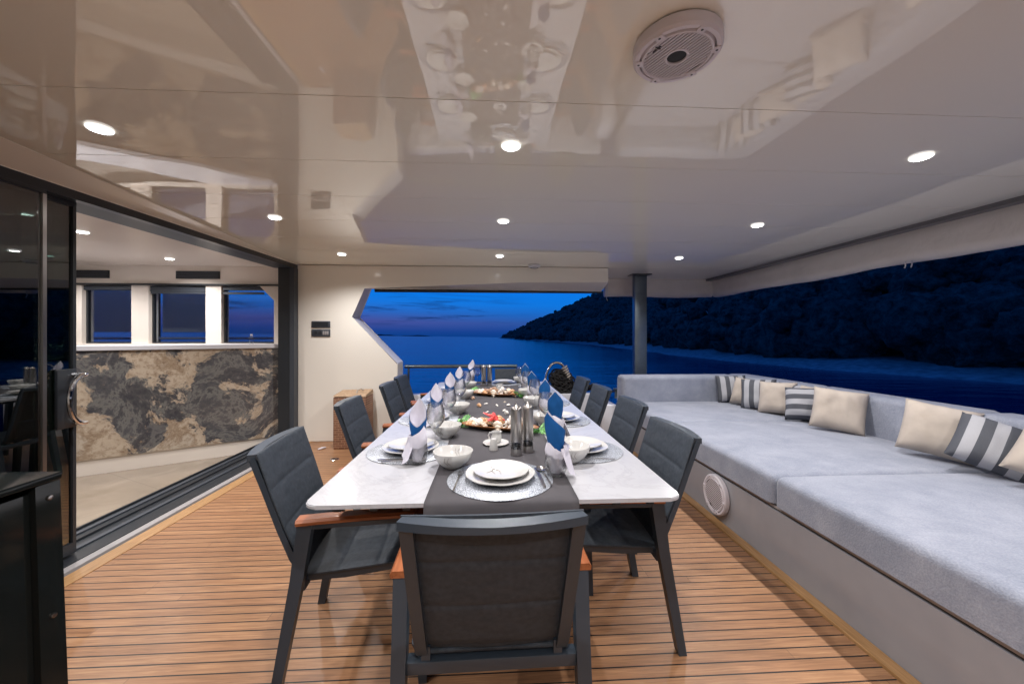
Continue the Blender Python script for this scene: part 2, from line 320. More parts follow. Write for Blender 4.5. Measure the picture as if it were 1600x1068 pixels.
class MB:
    def __init__(s): s.bm = bmesh.new(); s.mi = 0
    def _face(s, vs):
        try:
            f = s.bm.faces.new(vs); f.material_index = s.mi; return f
        except ValueError: return None
    def box(s, x0, x1, y0, y1, z0, z1, bevel=0.0, seg=2, mat=None):
        vs = [s.bm.verts.new((x, y, z)) for x in (x0, x1) for y in (y0, y1) for z in (z0, z1)]
        if mat is not None:
            for v in vs: v.co = mat @ v.co
        idx = ((0, 1, 3, 2), (4, 6, 7, 5), (0, 4, 5, 1), (2, 3, 7, 6), (0, 2, 6, 4), (1, 5, 7, 3))
        fs = [s._face([vs[i] for i in q]) for q in idx]
        if bevel > 0:
            es = list({e for f in fs for e in f.edges})
            r = bmesh.ops.bevel(s.bm, geom=es, offset=bevel, segments=seg, affect='EDGES', profile=0.5)
            for f in r['faces']: f.material_index = s.mi
        return s
    def hexa(s, p):  # 8 points: bottom 4 ccw, top 4 ccw
        vs = [s.bm.verts.new(q) for q in p]
        for q in ((3, 2, 1, 0), (4, 5, 6, 7), (0, 1, 5, 4), (1, 2, 6, 5), (2, 3, 7, 6), (3, 0, 4, 7)): s._face([vs[i] for i in q])
        return s
    def prism(s, a, b):  # two matching 3d outlines
        va = [s.bm.verts.new(p) for p in a]; vb = [s.bm.verts.new(p) for p in b]; n = len(va)
        s._face(va[::-1]); s._face(vb)
        for i in range(n): s._face([va[i], va[(i + 1) % n], vb[(i + 1) % n], vb[i]])
        return s
    def tube(s, pts, r, seg=10, closed=False, flat=1.0, up=None):
        pts = [Vector(p) for p in pts]; n = len(pts)
        rs = r if isinstance(r, (list, tuple)) else [r] * n
        rings = []; prev = None
        for i, p in enumerate(pts):
            if closed: tg = pts[(i + 1) % n] - pts[i - 1]
            else: tg = pts[min(i + 1, n - 1)] - pts[max(i - 1, 0)]
            tg.normalize()
            ref = prev if prev is not None else (Vector(up) if up else (Vector((0, 0, 1)) if abs(tg.z) < 0.9 else Vector((1, 0, 0))))
            u = (ref - tg * ref.dot(tg)); u.normalize(); w = tg.cross(u); prev = u
            rings.append([s.bm.verts.new(p + (u * math.cos(2 * PI * k / seg) + w * math.sin(2 * PI * k / seg) * flat) * rs[i]) for k in range(seg)])
        for i in range(n if closed else n - 1):
            a, b = rings[i], rings[(i + 1) % n]
            for k in range(seg): s._face([a[k], a[(k + 1) % seg], b[(k + 1) % seg], b[k]])
        if not closed: s._face(rings[0][::-1]); s._face(rings[-1])
        return s
    def sweep(s, pts, prof, up=(0, 0, 1), closed_ends=True):
        """rectangular/any profile [(side, up)] swept along pts; side = tangent x up"""
        pts = [Vector(p) for p in pts]; n = len(pts); rings = []
        for i, p in enumerate(pts):
            tg = (pts[min(i + 1, n - 1)] - pts[max(i - 1, 0)]).normalized()
            sd = tg.cross(Vector(up)).normalized(); uu = sd.cross(tg)
            pr = prof(i / (n - 1)) if callable(prof) else prof
            rings.append([s.bm.verts.new(p + sd * a + uu * b) for a, b in pr])
        m = len(rings[0])
        for i in range(n - 1):
            for k in range(m): s._face([rings[i][k], rings[i][(k + 1) % m], rings[i + 1][(k + 1) % m], rings[i + 1][k]])
        if closed_ends: s._face(rings[0][::-1]); s._face(rings[-1])
        return s
    def lathe(s, prof, seg=32, c=(0, 0, 0), mat=None, wob=None):
        rings = []
        for r, z in prof:
            if r < 1e-6:
                rings.append([s.bm.verts.new((c[0], c[1], c[2] + z))])
            else:
                ring = []
                for k in range(seg):
                    a = 2 * PI * k / seg; rr = r * (wob(a, r) if wob else 1)
                    ring.append(s.bm.verts.new((c[0] + rr * math.cos(a), c[1] + rr * math.sin(a), c[2] + z)))
                rings.append(ring)
        if mat is not None:
            for rg in rings:
                for v in rg: v.co = mat @ v.co
        for a, b in zip(rings, rings[1:]):
            for k in range(seg):
                k2 = (k + 1) % seg
                if len(a) == 1 and len(b) == 1: continue
                if len(a) == 1: s._face([a[0], b[k2], b[k]])
                elif len(b) == 1: s._face([a[k], a[k2], b[0]])
                else: s._face([a[k], a[k2], b[k2], b[k]])
        return s
    def grid(s, fn, nu, nv, closed_u=False, flip=False):
        g = [[s.bm.verts.new(fn(i / nu, j / nv)) for j in range(nv + 1)] for i in range(nu if closed_u else nu + 1)]
        for i in range(nu):
            for j in range(nv):
                a, b = g[i], g[(i + 1) % len(g)]
                q = [a[j], b[j], b[j + 1], a[j + 1]]
                s._face(q[::-1] if flip else q)
        return s
    def build(s, name, mats, parent=None, smooth=35, fix=True, loc=None, rotz=0):
        if fix: bmesh.ops.recalc_face_normals(s.bm, faces=s.bm.faces[:])
        me = bpy.data.meshes.new(name); s.bm.to_mesh(me); s.bm.free()
        for m in (mats if isinstance(mats, (list, tuple)) else [mats]): me.materials.append(M[m] if isinstance(m, str) else m)
        if smooth:
            me.polygons.foreach_set('use_smooth', [True] * len(me.polygons)); me.set_sharp_from_angle(angle=R(smooth))
        o = bpy.data.objects.new(name, me); COL.objects.link(o)
        if parent: o.parent = parent
        if loc: o.location = loc
        o.rotation_euler.z = rotz
        return o


def tag(o, label=None, cat=None, group=None, kind=None):
    if label: o['label'] = label
    if cat: o['category'] = cat
    if group: o['group'] = group
    if kind: o['kind'] = kind
    return o


def empty(name, label, cat, loc=(0, 0, 0), rotz=0, group=None):
    o = bpy.data.objects.new(name, None); COL.objects.link(o); o.location = loc; o.rotation_euler.z = rotz; o.empty_display_size = 0.1
    return tag(o, label, cat, group)


def copy_tree(o, label=None, loc=None, rotz=None, group=None, parent=None):
    c = o.copy(); COL.objects.link(c); c.parent = parent
    if label: c['label'] = label
    if group: c['group'] = group
    if loc is not None: c.location = loc
    if rotz is not None: c.rotation_euler.z = rotz
    for ch in [x for x in bpy.data.objects if x.parent == o and x != c]: copy_tree(ch, parent=c)
    return c


exec_parts = []

# ------------------------------------------------------------------ SETTING: sea, shore, hills
SEA_Z = -1.8


def outside(o, kind='structure'):
    o.location = (0, 0, SEA_Z); o.rotation_euler = SEA_TILT; o['kind'] = kind; return o


def shore_x(y):
    P = [(-300, 90), (-60, 62), (0, 48), (31, 41), (52, 34), (80, 37), (124, 43), (200, 50), (310, 52), (700, 40), (1100, 22), (1240, 18), (1300, 30), (1500, 500)]
    for (a, xa), (b, xb) in zip(P, P[1:]):
        if y <= b:
            f = (y - a) / (b - a); f = max(0, f); f = f * f * (3 - 2 * f) * 0.5 + f * 0.5
            return xa + (xb - xa) * f
    return 500


def hill_h(x, y):
    d = x - shore_x(y) + 2.5 * noise.noise(Vector((x * 0.02, y * 0.06, 3)))
    if d < -6: return -3.0
    if d < 0: return d * 0.5
    h = 0.13 * min(d, 9)
    if d > 9: h += 0.47 * (d - 9)
    k = min(d / 40, 1)
    h += k * 7 * noise.noise(Vector((x * 0.012, y * 0.012, 0))) + k * 2.0 * noise.noise(Vector((x * 0.05, y * 0.05, 7)))
    return h


def build_outside():
    b = MB(); b.box(-9000, 9000, -3000, 20000, -0.5, 0.0); outside(b.build('sea', 'sea_water', smooth=0))
    ys = [-150 + i * 12 for i in range(20)] + [90 + i * 14 for i in range(20)] + [370 + i * 30 for i in range(36)]
    ds = [-9, -5, -2, 0, 2, 4.5, 7, 9.5, 13, 18, 25, 33, 43, 55, 70, 90, 115, 145, 180, 220, 270, 330, 420, 560]
    b = MB()
    def f(u, v):
        y = ys[round(u * (len(ys) - 1))]; x = shore_x(y) + ds[round(v * (len(ds) - 1))]; return (x, y, hill_h(x, y))
    b.grid(f, len(ys) - 1, len(ds) - 1, flip=True)
    outside(b.build('hillside', 'hill_ground', smooth=180))
    # distant island
    b = MB(); n = 40; pts = []
    for i in range(n + 1):
        u = i / n; pts.append((-1750 + 900 * u, 0, 34 * math.sin(PI * u) ** 0.7 * (0.55 + 0.45 * math.sin(u * 7 + 1)) + 14 * math.sin(PI * u) * noise.noise(Vector((u * 9, 0, 0)))))
    a1 = [(x, 5400, max(z, 0)) for x, _, z in pts]; b1 = [(x, 5750, -1) for x, _, z in pts]; c1 = [(x, 5050, -1) for x, _, z in pts]
    def g(u, v):
        i = round(u * n); return (c1, a1, b1)[round(v * 2)][i]
    b.grid(g, n, 2); outside(b.build('distant_island', 'island_rock', smooth=0))
    # woods on the slope: ragged clumps, one mass
    rng = random.Random(3)
    tmp = bmesh.new(); bmesh.ops.create_icosphere(tmp, subdivisions=2, radius=1.0)
    bv2 = np.array([v.co[:] for v in tmp.verts]); bf2 = np.array([[v.index for v in f.verts] for f in tmp.faces]); tmp.free()
    tmp = bmesh.new(); bmesh.ops.create_icosphere(tmp, subdivisions=3, radius=1.0)
    bv3 = np.array([v.co[:] for v in tmp.verts]); bf3 = np.array([[v.index for v in f.verts] for f in tmp.faces]); tmp.free()
    nr = np.random.RandomState(5)
    V = []; F = []; off = 0
    def clump(x, y, z, r, near):
        nonlocal off
        bv, bf = (bv3, bf3) if near else (bv2, bf2)
        k = 1 + (nr.rand(len(bv), 1) - 0.5) * (0.42 if near else 0.5)
        v = bv * k * np.array([r * rng.uniform(.85, 1.2), r * rng.uniform(.85, 1.2), r * rng.uniform(.75, 1.1)]) + np.array([x, y, z])
        V.append(v); F.append(bf + off); off += len(v)
    for i in range(3600):
        y = 14 + 700 * rng.random() ** 2.1
        d = 8 + 230 * rng.random() ** 1.6 * (0.35 + 0.65 * min(1, y / 200))
        x = shore_x(y) + d; h = hill_h(x, y)
        if 96 < y < 136 and 50 < x < 76 and math.hypot(x, y) < 146: continue
        dist = math.hypot(x, y); near = dist < 110
        r = (1.0 + 3.2 * rng.random() ** 2.2) * (1 + dist / 500)
        clump(x, y, h + r * 0.55, r, near)
        if near or rng.random() < 0.4:
            for _ in range(5): clump(x + rng.uniform(-1, 1) * r * 1.05, y + rng.uniform(-1, 1) * r * 1.05, h + r * rng.uniform(0.3, 1.45), r * rng.uniform(0.28, 0.6), near)
    # ridge line toward the headland
    for i in range(900):
        y = 500 + 740 * rng.random(); d = 12 + 260 * rng.random(); x = shore_x(y) + d; h = hill_h(x, y); r = rng.uniform(2.2, 5.5); clump(x, y, h + r * 0.3, r, False)
    Vn = np.concatenate(V); Fn = np.concatenate(F)
    me = bpy.data.meshes.new('hillside_woods'); me.vertices.add(len(Vn)); me.vertices.foreach_set('co', Vn.astype(np.float32).ravel())
    me.loops.add(len(Fn) * 3); me.loops.foreach_set('vertex_index', Fn.astype(np.int32).ravel()); me.polygons.add(len(Fn))
    me.polygons.foreach_set('loop_start', np.arange(0, len(Fn) * 3, 3, dtype=np.int32)); me.polygons.foreach_set('loop_total', np.full(len(Fn), 3, dtype=np.int32))
    me.update(); me.validate(); me.materials.append(M['tree_dark'])
    o = bpy.data.objects.new('hillside_woods', me); COL.objects.link(o); outside(o, 'stuff'); tag(o, 'dark scrub and trees covering the slope above the shore', 'woods')
    # pale raised patch on the slope
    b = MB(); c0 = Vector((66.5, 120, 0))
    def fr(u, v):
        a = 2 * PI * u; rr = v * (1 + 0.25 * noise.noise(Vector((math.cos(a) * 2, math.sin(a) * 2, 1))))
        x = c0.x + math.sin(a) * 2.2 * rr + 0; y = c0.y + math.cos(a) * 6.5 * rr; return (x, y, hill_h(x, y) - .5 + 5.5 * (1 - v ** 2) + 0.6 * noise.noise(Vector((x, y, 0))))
    b.grid(fr, 28, 6, closed_u=True); o = outside(b.build('slope_patch', 'patch_pale', smooth=60), 'thing'); tag(o, 'pale raised patch halfway up the dark wooded slope', 'rock')


build_outside()


# ------------------------------------------------------------------ DECK AND SUPERSTRUCTURE
def structure(b, name, mat, smooth=0): return tag(b.build(name, mat, smooth=smooth), kind='structure')


SOFA_X = 1.6


def build_deck():
    structure(MB().box(-2.30, 1.535, -1.7, 5.30, -0.05, 0.0), 'deck', 'teak_deck')
    structure(MB().box(-2.30, 3.45, -1.7, 5.60, -0.20, -0.055), 'deck_base', 'white_paint')
    # margin planks (sheets a little proud of the deck)
    b = MB(); b.box(-2.30, -2.205, -1.7, 4.86, 0.0, 0.004); structure(b, 'deck_margin', 'teak_margin')
    b = MB(); b.box(1.538, 1.598, -1.7, 4.95, -0.05, 0.012, 0.003); structure(b, 'deck_edge_plank', 'teak_margin')
    structure(MB().box(-9.0, -2.80, -1.7, 4.95, -0.12, -0.08), 'cabin_floor', 'cabin_tile')
    # glossy deck head in panels
    b = MB()
    ys = [-1.65, -1.1, -0.6, -0.1, 0.42, 0.93, 1.44, 1.97, 2.47, 2.98, 3.50, 4.02, 4.86]
    def xl(y): return -2.163 - 0.0750 * (y - 1.81)
    g = 0.0017
    for y0, y1 in zip(ys, ys[1:]):
        b.hexa([(xl(y0), y0 + g, 2.18), (3.40, y0 + g, 2.18), (3.40, y1 - g, 2.18), (xl(y1), y1 - g, 2.18), (xl(y0), y0 + g, 2.20), (3.40, y0 + g, 2.20), (3.40, y1 - g, 2.20), (xl(y1), y1 - g, 2.20)])
    b.box(1.50, 3.40, 4.863, 5.84, 2.18, 2.20)
    structure(b, 'ceiling', 'gelcoat_ceiling')
    structure(MB().box(-2.45, 3.7, -1.7, 5.95, 2.206, 2.26), 'roof_deck', 'seam_dark')
    # side soffit from ceiling edge down to the door head
    b = MB(); b.hexa([(-2.381, -1.65, 2.072), (xl(-1.65) - .002, -1.65, 2.178), (xl(4.86) - .002, 4.86, 2.178), (-2.381, 4.86, 2.172), (-2.41, -1.65, 2.204), (xl(-1.65) - .002, -1.65, 2.204), (xl(4.86) - .002, 4.86, 2.204), (-2.41, 4.86, 2.204)])
    o = b.build('side_soffit', 'gelcoat_cream', smooth=0); tag(o, 'cream sloping soffit strip above the black sliding door head', 'soffit')
    # far wall with raked window opening and beam
    F = [(-2.38, 0.0), (-2.38, 2.178), (1.50, 2.178), (1.50, 1.993), (0.42, 1.983), (-0.55, 1.937), (-1.58, 1.898), (-1.735, 1.538), (-1.172, 0.957), (-1.172, 0.0)]
    K = [(-2.38, 0.0), (-2.38, 2.178), (1.50, 2.178), (1.50, 1.905), (0.42, 1.915), (-0.55, 1.925), (-1.59, 1.930), (-1.743, 1.546), (-1.175, 0.967), (-1.175, 0.0)]
    b = MB(); b.prism([(x, 4.86, z) for x, z in F], [(x, 5.18, z) for x, z in K]); bmesh.ops.bevel(b.bm, geom=[e for e in b.bm.edges], offset=0.006, segments=2, affect='EDGES')
    o = b.build('bulkhead', 'gelcoat_cream', smooth=40); tag(o, 'glossy cream bulkhead and overhead beam round the raked opening to the sea', 'wall')
    b = MB(); b.box(-1.55, 1.50, 5.185, 5.20, 1.885, 1.93); o = b.build('beam_trim', 'black_frame', smooth=0); tag(o, 'thin black trim along the lower back edge of the beam', 'trim')
    # unseen wall added behind the camera to help fill light
    b = MB(); b.box(-2.40, 3.45, -1.80, -1.71, 0, 2.2); o = b.build('rear_fill_wall', 'gelcoat_cream', smooth=0); tag(o, 'unseen cream bulkhead added behind the viewer to bounce fill light', 'wall')
    # low bulwark round the open end and side
    b = MB(); b.box(-1.17, 1.52, 5.30, 5.46, -0.05, 0.50, 0.02, 3); o = b.build('bulwark', 'white_paint'); tag(o, 'low white bulwark under the rail at the open end', 'bulwark')
    b = MB(); b.box(3.36, 3.50, -1.7, 5.0, -0.05, 0.62, 0.02, 3); o = b.build('bulwark', 'white_paint'); tag(o, 'low white bulwark behind the long side of the grey sofa', 'bulwark')
    # rail
    e = empty('guard_rail', 'horizontal grey metal rail over the low white bulwark', 'rail', (0, 5.40, 0.5))
    MB().tube([(-1.2, 0, .38), (0.36, 0, .38)], 0.025, 12).build('handrail', 'galvanised_post', e)
    MB().tube([(-1.15, 0, 0), (-1.15, 0, .37)], 0.014, 10).build('stanchion', 'galvanised_post', e)
    MB().tube([(0.34, 0, 0), (0.34, 0, .37)], 0.014, 10).build('stanchion', 'galvanised_post', e)
    # post
    e = empty('roof_post', 'square grey metal post holding the roof behind the sofa corner', 'post', (2.12, 5.40, 0))
    MB().box(-.088, .088, -.05, .05, 0.0, 2.17, 0.006).build('post_shaft', 'galvanised_post', e)
    MB().box(-.14, .14, -.10, .10, 2.168, 2.178).build('top_plate', 'black_frame', e)
    # awning track + rolled canvas
    b = MB(); b.box(3.315, 3.395, -1.65, 5.78, 2.150, 2.179); o = b.build('awning_track', 'track_grey', smooth=0); tag(o, 'grey aluminium track along the outer ceiling edge', 'track')
    prof = [(0, .274), (-.012, .19), (.0, .13), (-.010, .075), (-.004, .035), (.022, .006), (.062, .0), (.098, .018), (.112, .06), (.105, .14), (.10, .20), (.08, .274)]
    def canvas(name, p0, p1, out, lab):
        p0 = Vector(p0); p1 = Vector(p1); out = Vector(out); L = (p1 - p0).length; n = int(L / 0.06); b = MB(); m = len(prof)
        def f(u, v):
            k = round(v * m) % m; a, z = prof[k]; p = p0.lerp(p1, u)
            w = 0.010 * noise.noise(Vector((u * L * 2.2, k * 0.45, p0.x))) + 0.006 * noise.noise(Vector((u * L * 7, k * 0.8, 5)))
            sag = 0.008 * math.sin(u * L * 4.2) + 0.006 * noise.noise(Vector((u * L * 3, 2, 2)))
            return p + out * (a + w * (1 if z < .25 else 0)) + Vector((0, 0, z + (sag if z < .2 else 0)))
        b.grid(f, n, m)
        vs = list(b.bm.verts); bmesh.ops.remove_doubles(b.bm, verts=vs, dist=1e-5)
        for e_ in [0]: pass
        bmesh.ops.holes_fill(b.bm, edges=[e for e in b.bm.edges if e.is_boundary])
        o = b.build(name, 'canvas', smooth=60); tag(o, lab, 'awning', 'rolled canvas side curtains'); return o
    o1 = canvas('rolled_awning', (3.435, -1.60, 1.905), (3.435, 5.80, 1.905), (1, 0, 0), 'long rolled cream canvas curtain along the side above the sofa')
    o2 = canvas('rolled_awning', (1.74, 5.80, 1.905), (3.44, 5.80, 1.905), (0, 1, 0), 'short rolled cream canvas curtain behind the grey post')
    # hanging strap ends
    for (x, y, z, ww) in ((3.44, 3.02, 1.90, 'left'), (3.44, 2.97, 1.90, 'right')):
        b = MB(); b.tube([(0, 0, 0.02), (0.004, 0, -0.012), (-0.002, 0.003, -0.035)], 0.005, 6); o = b.build('awning_strap', 'white_paint', loc=(x, y, z)); tag(o, 'short white strap end under the long rolled canvas, %s one of the pair' % ww, 'strap', 'strap ends of the canvas curtains')
    b = MB(); b.tube([(0.005, 0, -.04), (-.01, 0, 0.0), (0, 0, 0.05), (.0, -.015, .16), (0, -.02, 0.25), (-.04, -.02, .275), (-.12, -.02, .27), (-.20, -.03, .245), (-.23, -.03, .20)], 0.006, 6)
    o = b.build('awning_strap', 'white_paint', loc=(1.76, 5.77, 1.88)); tag(o, 'white cord end hanging from the left end of the short rolled canvas', 'strap')


build_deck()


def build_door_wall():
    # sliding door frame: head, far jamb, sill tracks
    e = empty('sliding_door_frame', 'black metal sliding door frame between deck and cabin', 'door frame', (-2.38, 1.6, 0))
    def bx(name, mat, *a, **k): return MB().box(*a, **k).build(name, mat, e, smooth=0)
    b = MB(); b.hexa([(-.05, -3.2, 2.010), (0, -3.2, 2.010), (0, 3.255, 2.130), (-.05, 3.255, 2.130), (-.05, -3.2, 2.071), (0, -3.2, 2.071), (0, 3.255, 2.172), (-.05, 3.255, 2.172)])
    b.build('head_cover', 'black_frame', e, smooth=0)
    b = MB(); b.hexa([(-.27, -3.2, 2.014), (-.002, -3.2, 2.014), (-.002, 3.25, 2.134), (-.27, 3.25, 2.134), (-.27, -3.2, 2.203), (-.032, -3.2, 2.203), (-.032, 3.25, 2.203), (-.27, 3.25, 2.203)])
    b.build('head_track', 'slate_frame', e, smooth=0)
    bx('jamb', 'black_frame', -.185, -.05, 3.165, 3.255, 0.013, 2.128)
    bx('jamb_post', 'slate_frame', -.048, 0.004, 3.16, 3.255, 0.013, 2.127)
    b = MB(); b.box(-.40, 0.0, -3.2, 3.2, -.05, 0.012)
    for x in (-.375, -.225): b.box(x - .008, x + .008, -3.2, 3.2, 0.012, 0.026)
    b.build('sill_track', 'black_frame', e, smooth=0)
    b = MB()
    for x in (-.315, -.13): b.box(x - .016, x + .016, -3.2, 3.19, 0.0125, 0.022)
    b.build('guide_rail', 'slate_frame', e, smooth=0)
    bx('sill_strip', 'grey_strip', 0.002, .055, -3.2, 3.25, -.05, 0.008)
    # stacked glass leaves
    def leaf(x, y0, y1, lab, strip):
        d = empty('glass_door', lab, 'door', (x, y0, 0.03), 0, 'sliding glass door leaves stacked open'); L = y1 - y0
        MB().box(-.006, .006, 0.02, L - .02, 0.06, 2.0295).build('pane', 'glass_tinted', d, smooth=0)
        b = MB(); b.box(-.018, .018, 0, L, 0.0, 0.06); b.box(-.018, .018, 0, L, 2.03, 2.075); b.build('rail', 'black_frame', d, smooth=0)
        MB().box(-.018, .018, L - .018, L, 0.06, 2.03).build('edge_strip', strip, d, smooth=0)
        return d
    d1 = leaf(-2.40, -1.4, 2.19, 'dark tinted sliding glass leaf nearest the deck', 'steel_brushed')
    d2 = leaf(-2.47, -1.3, 2.405, 'dark tinted sliding glass leaf with the big chrome pull handle', 'black_frame')
    leaf(-2.54, -1.3, 2.46, 'dark tinted sliding glass leaf stacked furthest inside', 'slate_frame')
    h = MB(); pts = []
    for i in range(17):
        a = PI * (i / 16); pts.append((0.095, 3.68 - 0.085 * math.sin(a) ** 0.8, 0.905 - 0.14 * math.cos(a)))
    h.tube([(0.02, 3.68, .765)] + pts + [(0.02, 3.68, 1.045)], 0.013, 10)
    h.build('pull_handle', 'chrome', d2)
    MB().box(0.012, 0.030, 3.595, 3.698, .74, 1.08, 0.004).build('lock_plate', 'black_frame', d2)
    # dark reveal at top behind leaves
    # cabin shell
    def wall(name, lab, mat, *a):
        o = MB().box(*a).build(name, mat, smooth=0); return tag(o, lab, 'wall')
    wall('cabin_wall', 'cream end wall deep inside the cabin', 'cabin_cream', -8.1, -8.0, -1.7, 5.05, -.08, 2.2)
    wall('cabin_wall', 'cream cabin wall behind the sliding glass leaves', 'cabin_cream', -8.0, -2.80, -1.8, -1.7, -.08, 2.2)
    structure(MB().box(-8.0, -2.655, -1.7, 4.949, 2.170, 2.20), 'cabin_ceiling', 'cabin_ceiling')
    # window wall at y=4.95 with three openings
    e = empty('window_wall', 'cream cabin wall with three dark windows above the stone counter', 'wall', (-4.0, 4.95, 0))
    x0 = -4.0
    wins = [(-6.05, -5.2), (-4.985, -4.41), (-4.21, -3.535), (-3.35, -2.715)]
    b = MB(); b.box(-8.0 - x0, -2.40 - x0, 0, .14, -.08, 1.21); b.box(-8.0 - x0, -2.40 - x0, 0, .14, 1.93, 2.205)
    xs = [-8.0] + [q for w in wins for q in w] + [-2.40]
    for i in range(0, len(xs), 2):
        b.box(xs[i] - x0, xs[i + 1] - x0, 0, .14, 1.2102, 1.9298)
    # chamfered corner of the last window
    b.prism([(-2.893 - x0, .001, 1.9295), (-2.7152 - x0, .001, 1.745), (-2.7152 - x0, .001, 1.9295)], [(-2.893 - x0, .139, 1.9295), (-2.7152 - x0, .139, 1.745), (-2.7152 - x0, .139, 1.9295)])
    b.build('wall_panel', 'cabin_cream', e, smooth=0)
    b = MB(); b.box(-8 - x0, -2.62 - x0, -.03, -.002, 1.925, 1.945); b.build('blind_rail', 'black_frame', e, smooth=0)
    b = MB(); b.box(-8 - x0, -2.62 - x0, -.06, -.002, 1.19, 1.21, 0.004); b.build('window_sill', 'cabin_cream', e, smooth=0)
    for i, (a, c) in enumerate(wins):
        f = MB(); t_ = .02
        f.box(a - x0 + .001, a - x0 + t_, .05, .09, 1.211, 1.929); f.box(c - x0 - t_, c - x0 - .001, .05, .09, 1.211, 1.929)
        f.box(a - x0 + t_, c - x0 - t_, .05, .09, 1.211, 1.231); f.box(a - x0 + t_, c - x0 - t_, .05, .09, 1.909, 1.929)
        fr = f.build('window_frame', 'black_frame', e, smooth=0)
        MB().box(a - x0 + t_, c - x0 - t_, .067, .073, 1.231, 1.909).build('pane', 'glass_pane', fr, smooth=0)
        drop = (0.04, 0.035, 0.05, 0.03)[i]
        b = MB(); b.box(a - x0 + .01, c - x0 - (.13 if i == 3 else .01), .015, .030, 1.91 - drop, 1.92); b.tube([(a - x0 + .012, .022, 1.91 - drop), (c - x0 - (.13 if i == 3 else .012), .022, 1.91 - drop)], .012, 8)
        if i >= 2: b.box(a - x0 + .012, c - x0 - (.13 if i == 3 else .012), .018, .028, 1.825 - (i - 2) * .004, 1.85)
        b.build('roller_blind', 'slate_frame', e, smooth=30)
    # louvred vents
    for (xa, xb, lab) in ((-5.20, -4.66, 'black louvred vent above the leftmost visible cabin window'), (-3.878, -3.36, 'black louvred vent above the middle cabin window')):
        v = empty('air_vent', lab, 'vent', ((xa + xb) / 2, 4.948, 2.055), 0, 'louvred vents above the cabin windows'); w = (xb - xa) / 2
        b = MB(); b.box(-w, w, -.012, 0, -.047, .047); b.build('vent_frame', 'black_frame', v, smooth=0)
        b = MB()
        for k in range(4): b.box(-w + .01, w - .01, -.024, -.0125, -.038 + k * .021, -.038 + k * .021 + .011)
        b.build('slat', 'slate_frame', v, smooth=0)
    # stone counter, set at an angle
    A = Vector((-2.70, 4.79)); Bp = Vector((-5.9, 2.83)); dr = (Bp - A); L = dr.length; ang = math.atan2(dr.y, dr.x)
    c = empty('bar_counter', 'dark and gold swirled stone bar counter inside the cabin', 'counter', (A.x, A.y, -.08), ang)
    # local x along the counter, local -y... faces the deck (+y local is toward camera side)
    b = MB(); b.box(-.24, L, -.45, 0, .16, 1.235); b.build('stone_front', 'stone', c, smooth=0)
    MB().box(-.24, L + .02, -.47, .025, 1.237, 1.285, .004).build('counter_top', 'white_paint', c, smooth=0)
    MB().box(-.24, L, -.44, -.02, 0.001, .159).build('plinth', 'cabin_cream', c, smooth=0)
    # bottle on counter
    bt = MB(); bt.lathe([(0, 0), (.022, 0), (.024, .01), (.024, .075), (.012, .09), (.011, .105)], 20); e2 = empty('soap_bottle', 'small clear bottle on the counter by the door jamb', 'bottle', (-2.86, 4.74, 1.206))
    bt.build('bottle_body', 'glass_ware', e2); MB().lathe([(.0125, .100), (.0125, .118), (0, .119)], 16).build('cap', 'white_plastic', e2)
    # pale panels and dark bars added outside, standing in for reflections in the windows
    sd = empty('window_reflections', 'pale panels and dark bars standing in for reflections in the cabin windows', 'reflection panel', (-4.2, 5.9, 0))
    MB().box(-.62, .10, 0, .03, 1.36, 2.3).build('reflection_panel', 'gelcoat_cream', sd, smooth=0)
    MB().box(-1.7, -.86, 0, .03, 1.36, 2.3).build('reflection_panel', 'gelcoat_cream', sd, smooth=0)
    MB().box(.16, .22, -.02, .04, .5, 2.3).build('reflection_bar', 'black_frame', sd, smooth=0)
    MB().box(-.76, -.68, -.02, .04, .5, 2.3).build('reflection_bar', 'black_frame', sd, smooth=0)
    MB().tube([(-2.2, 0, 1.27), (1.55, 0, 1.27)], .018, 10).build('reflection_line', 'white_paint', sd)
    # sockets on the bulkhead
    s = empty('socket_plate', 'grey blank switch plate, upper one on the cream bulkhead', 'socket', (-2.10, 4.858, 1.445), 0, 'grey wall plates beside the door')
    MB().box(-.112, .112, -.012, 0, -.040, .040, .003).build('plate', 'slate_frame', s); MB().box(-.09, .09, -.015, -.0121, -.026, .026).build('cover', 'black_frame', s, smooth=0)
    s = empty('socket_plate', 'grey plate with two sockets and rocker switches, lower one on the bulkhead', 'socket', (-2.10, 4.858, 1.340), 0, 'grey wall plates beside the door')
    MB().box(-.112, .112, -.012, 0, -.044, .044, .003).build('plate', 'slate_frame', s)
    for x in (-.06, -.005): MB().lathe([(0, .0), (.022, .0), (.022, .004), (.016, .004), (.015, .001), (0, .001)], 20, mat=Matrix.Translation((x, -.012, 0)) @ Matrix.Rotation(R(90), 4, 'X')).build('socket', 'black_frame', s)
    for x in (.035, .06, .085): MB().box(x - .010, x + .010, -.017, -.0121, -.022, .022, .002).build('rocker_switch', 'grey_strip', s)


build_door_wall()


def downlight(x, y, z, lab, power, group, ang=150):
    e = empty('downlight', lab, 'ceiling light', (x, y, z), 0, group)
    MB().lathe([(.034, .004), (.042, .0), (.045, -.003), (.043, -.007), (.037, -.008), (.034, -.004)], 28).build('trim_halo_ring', 'lamp_halo', e)  # ring glows weakly, standing in for halo round the lens
    MB().lathe([(0, -.0095), (.022, -.0095), (.034, -.0085)], 28).build('lens', 'lamp_lens', e)
    l = bpy.data.lights.new('downlight_lamp', 'SPOT'); l.energy = power; l.spot_size = R(ang); l.spot_blend = 0.9; l.shadow_soft_size = 0.022; l.color = (1.0, 0.975, 0.965)
    lo = bpy.data.objects.new('downlight_lamp', l); COL.objects.link(lo); lo.parent = e; lo.location = (0, 0, -.03)


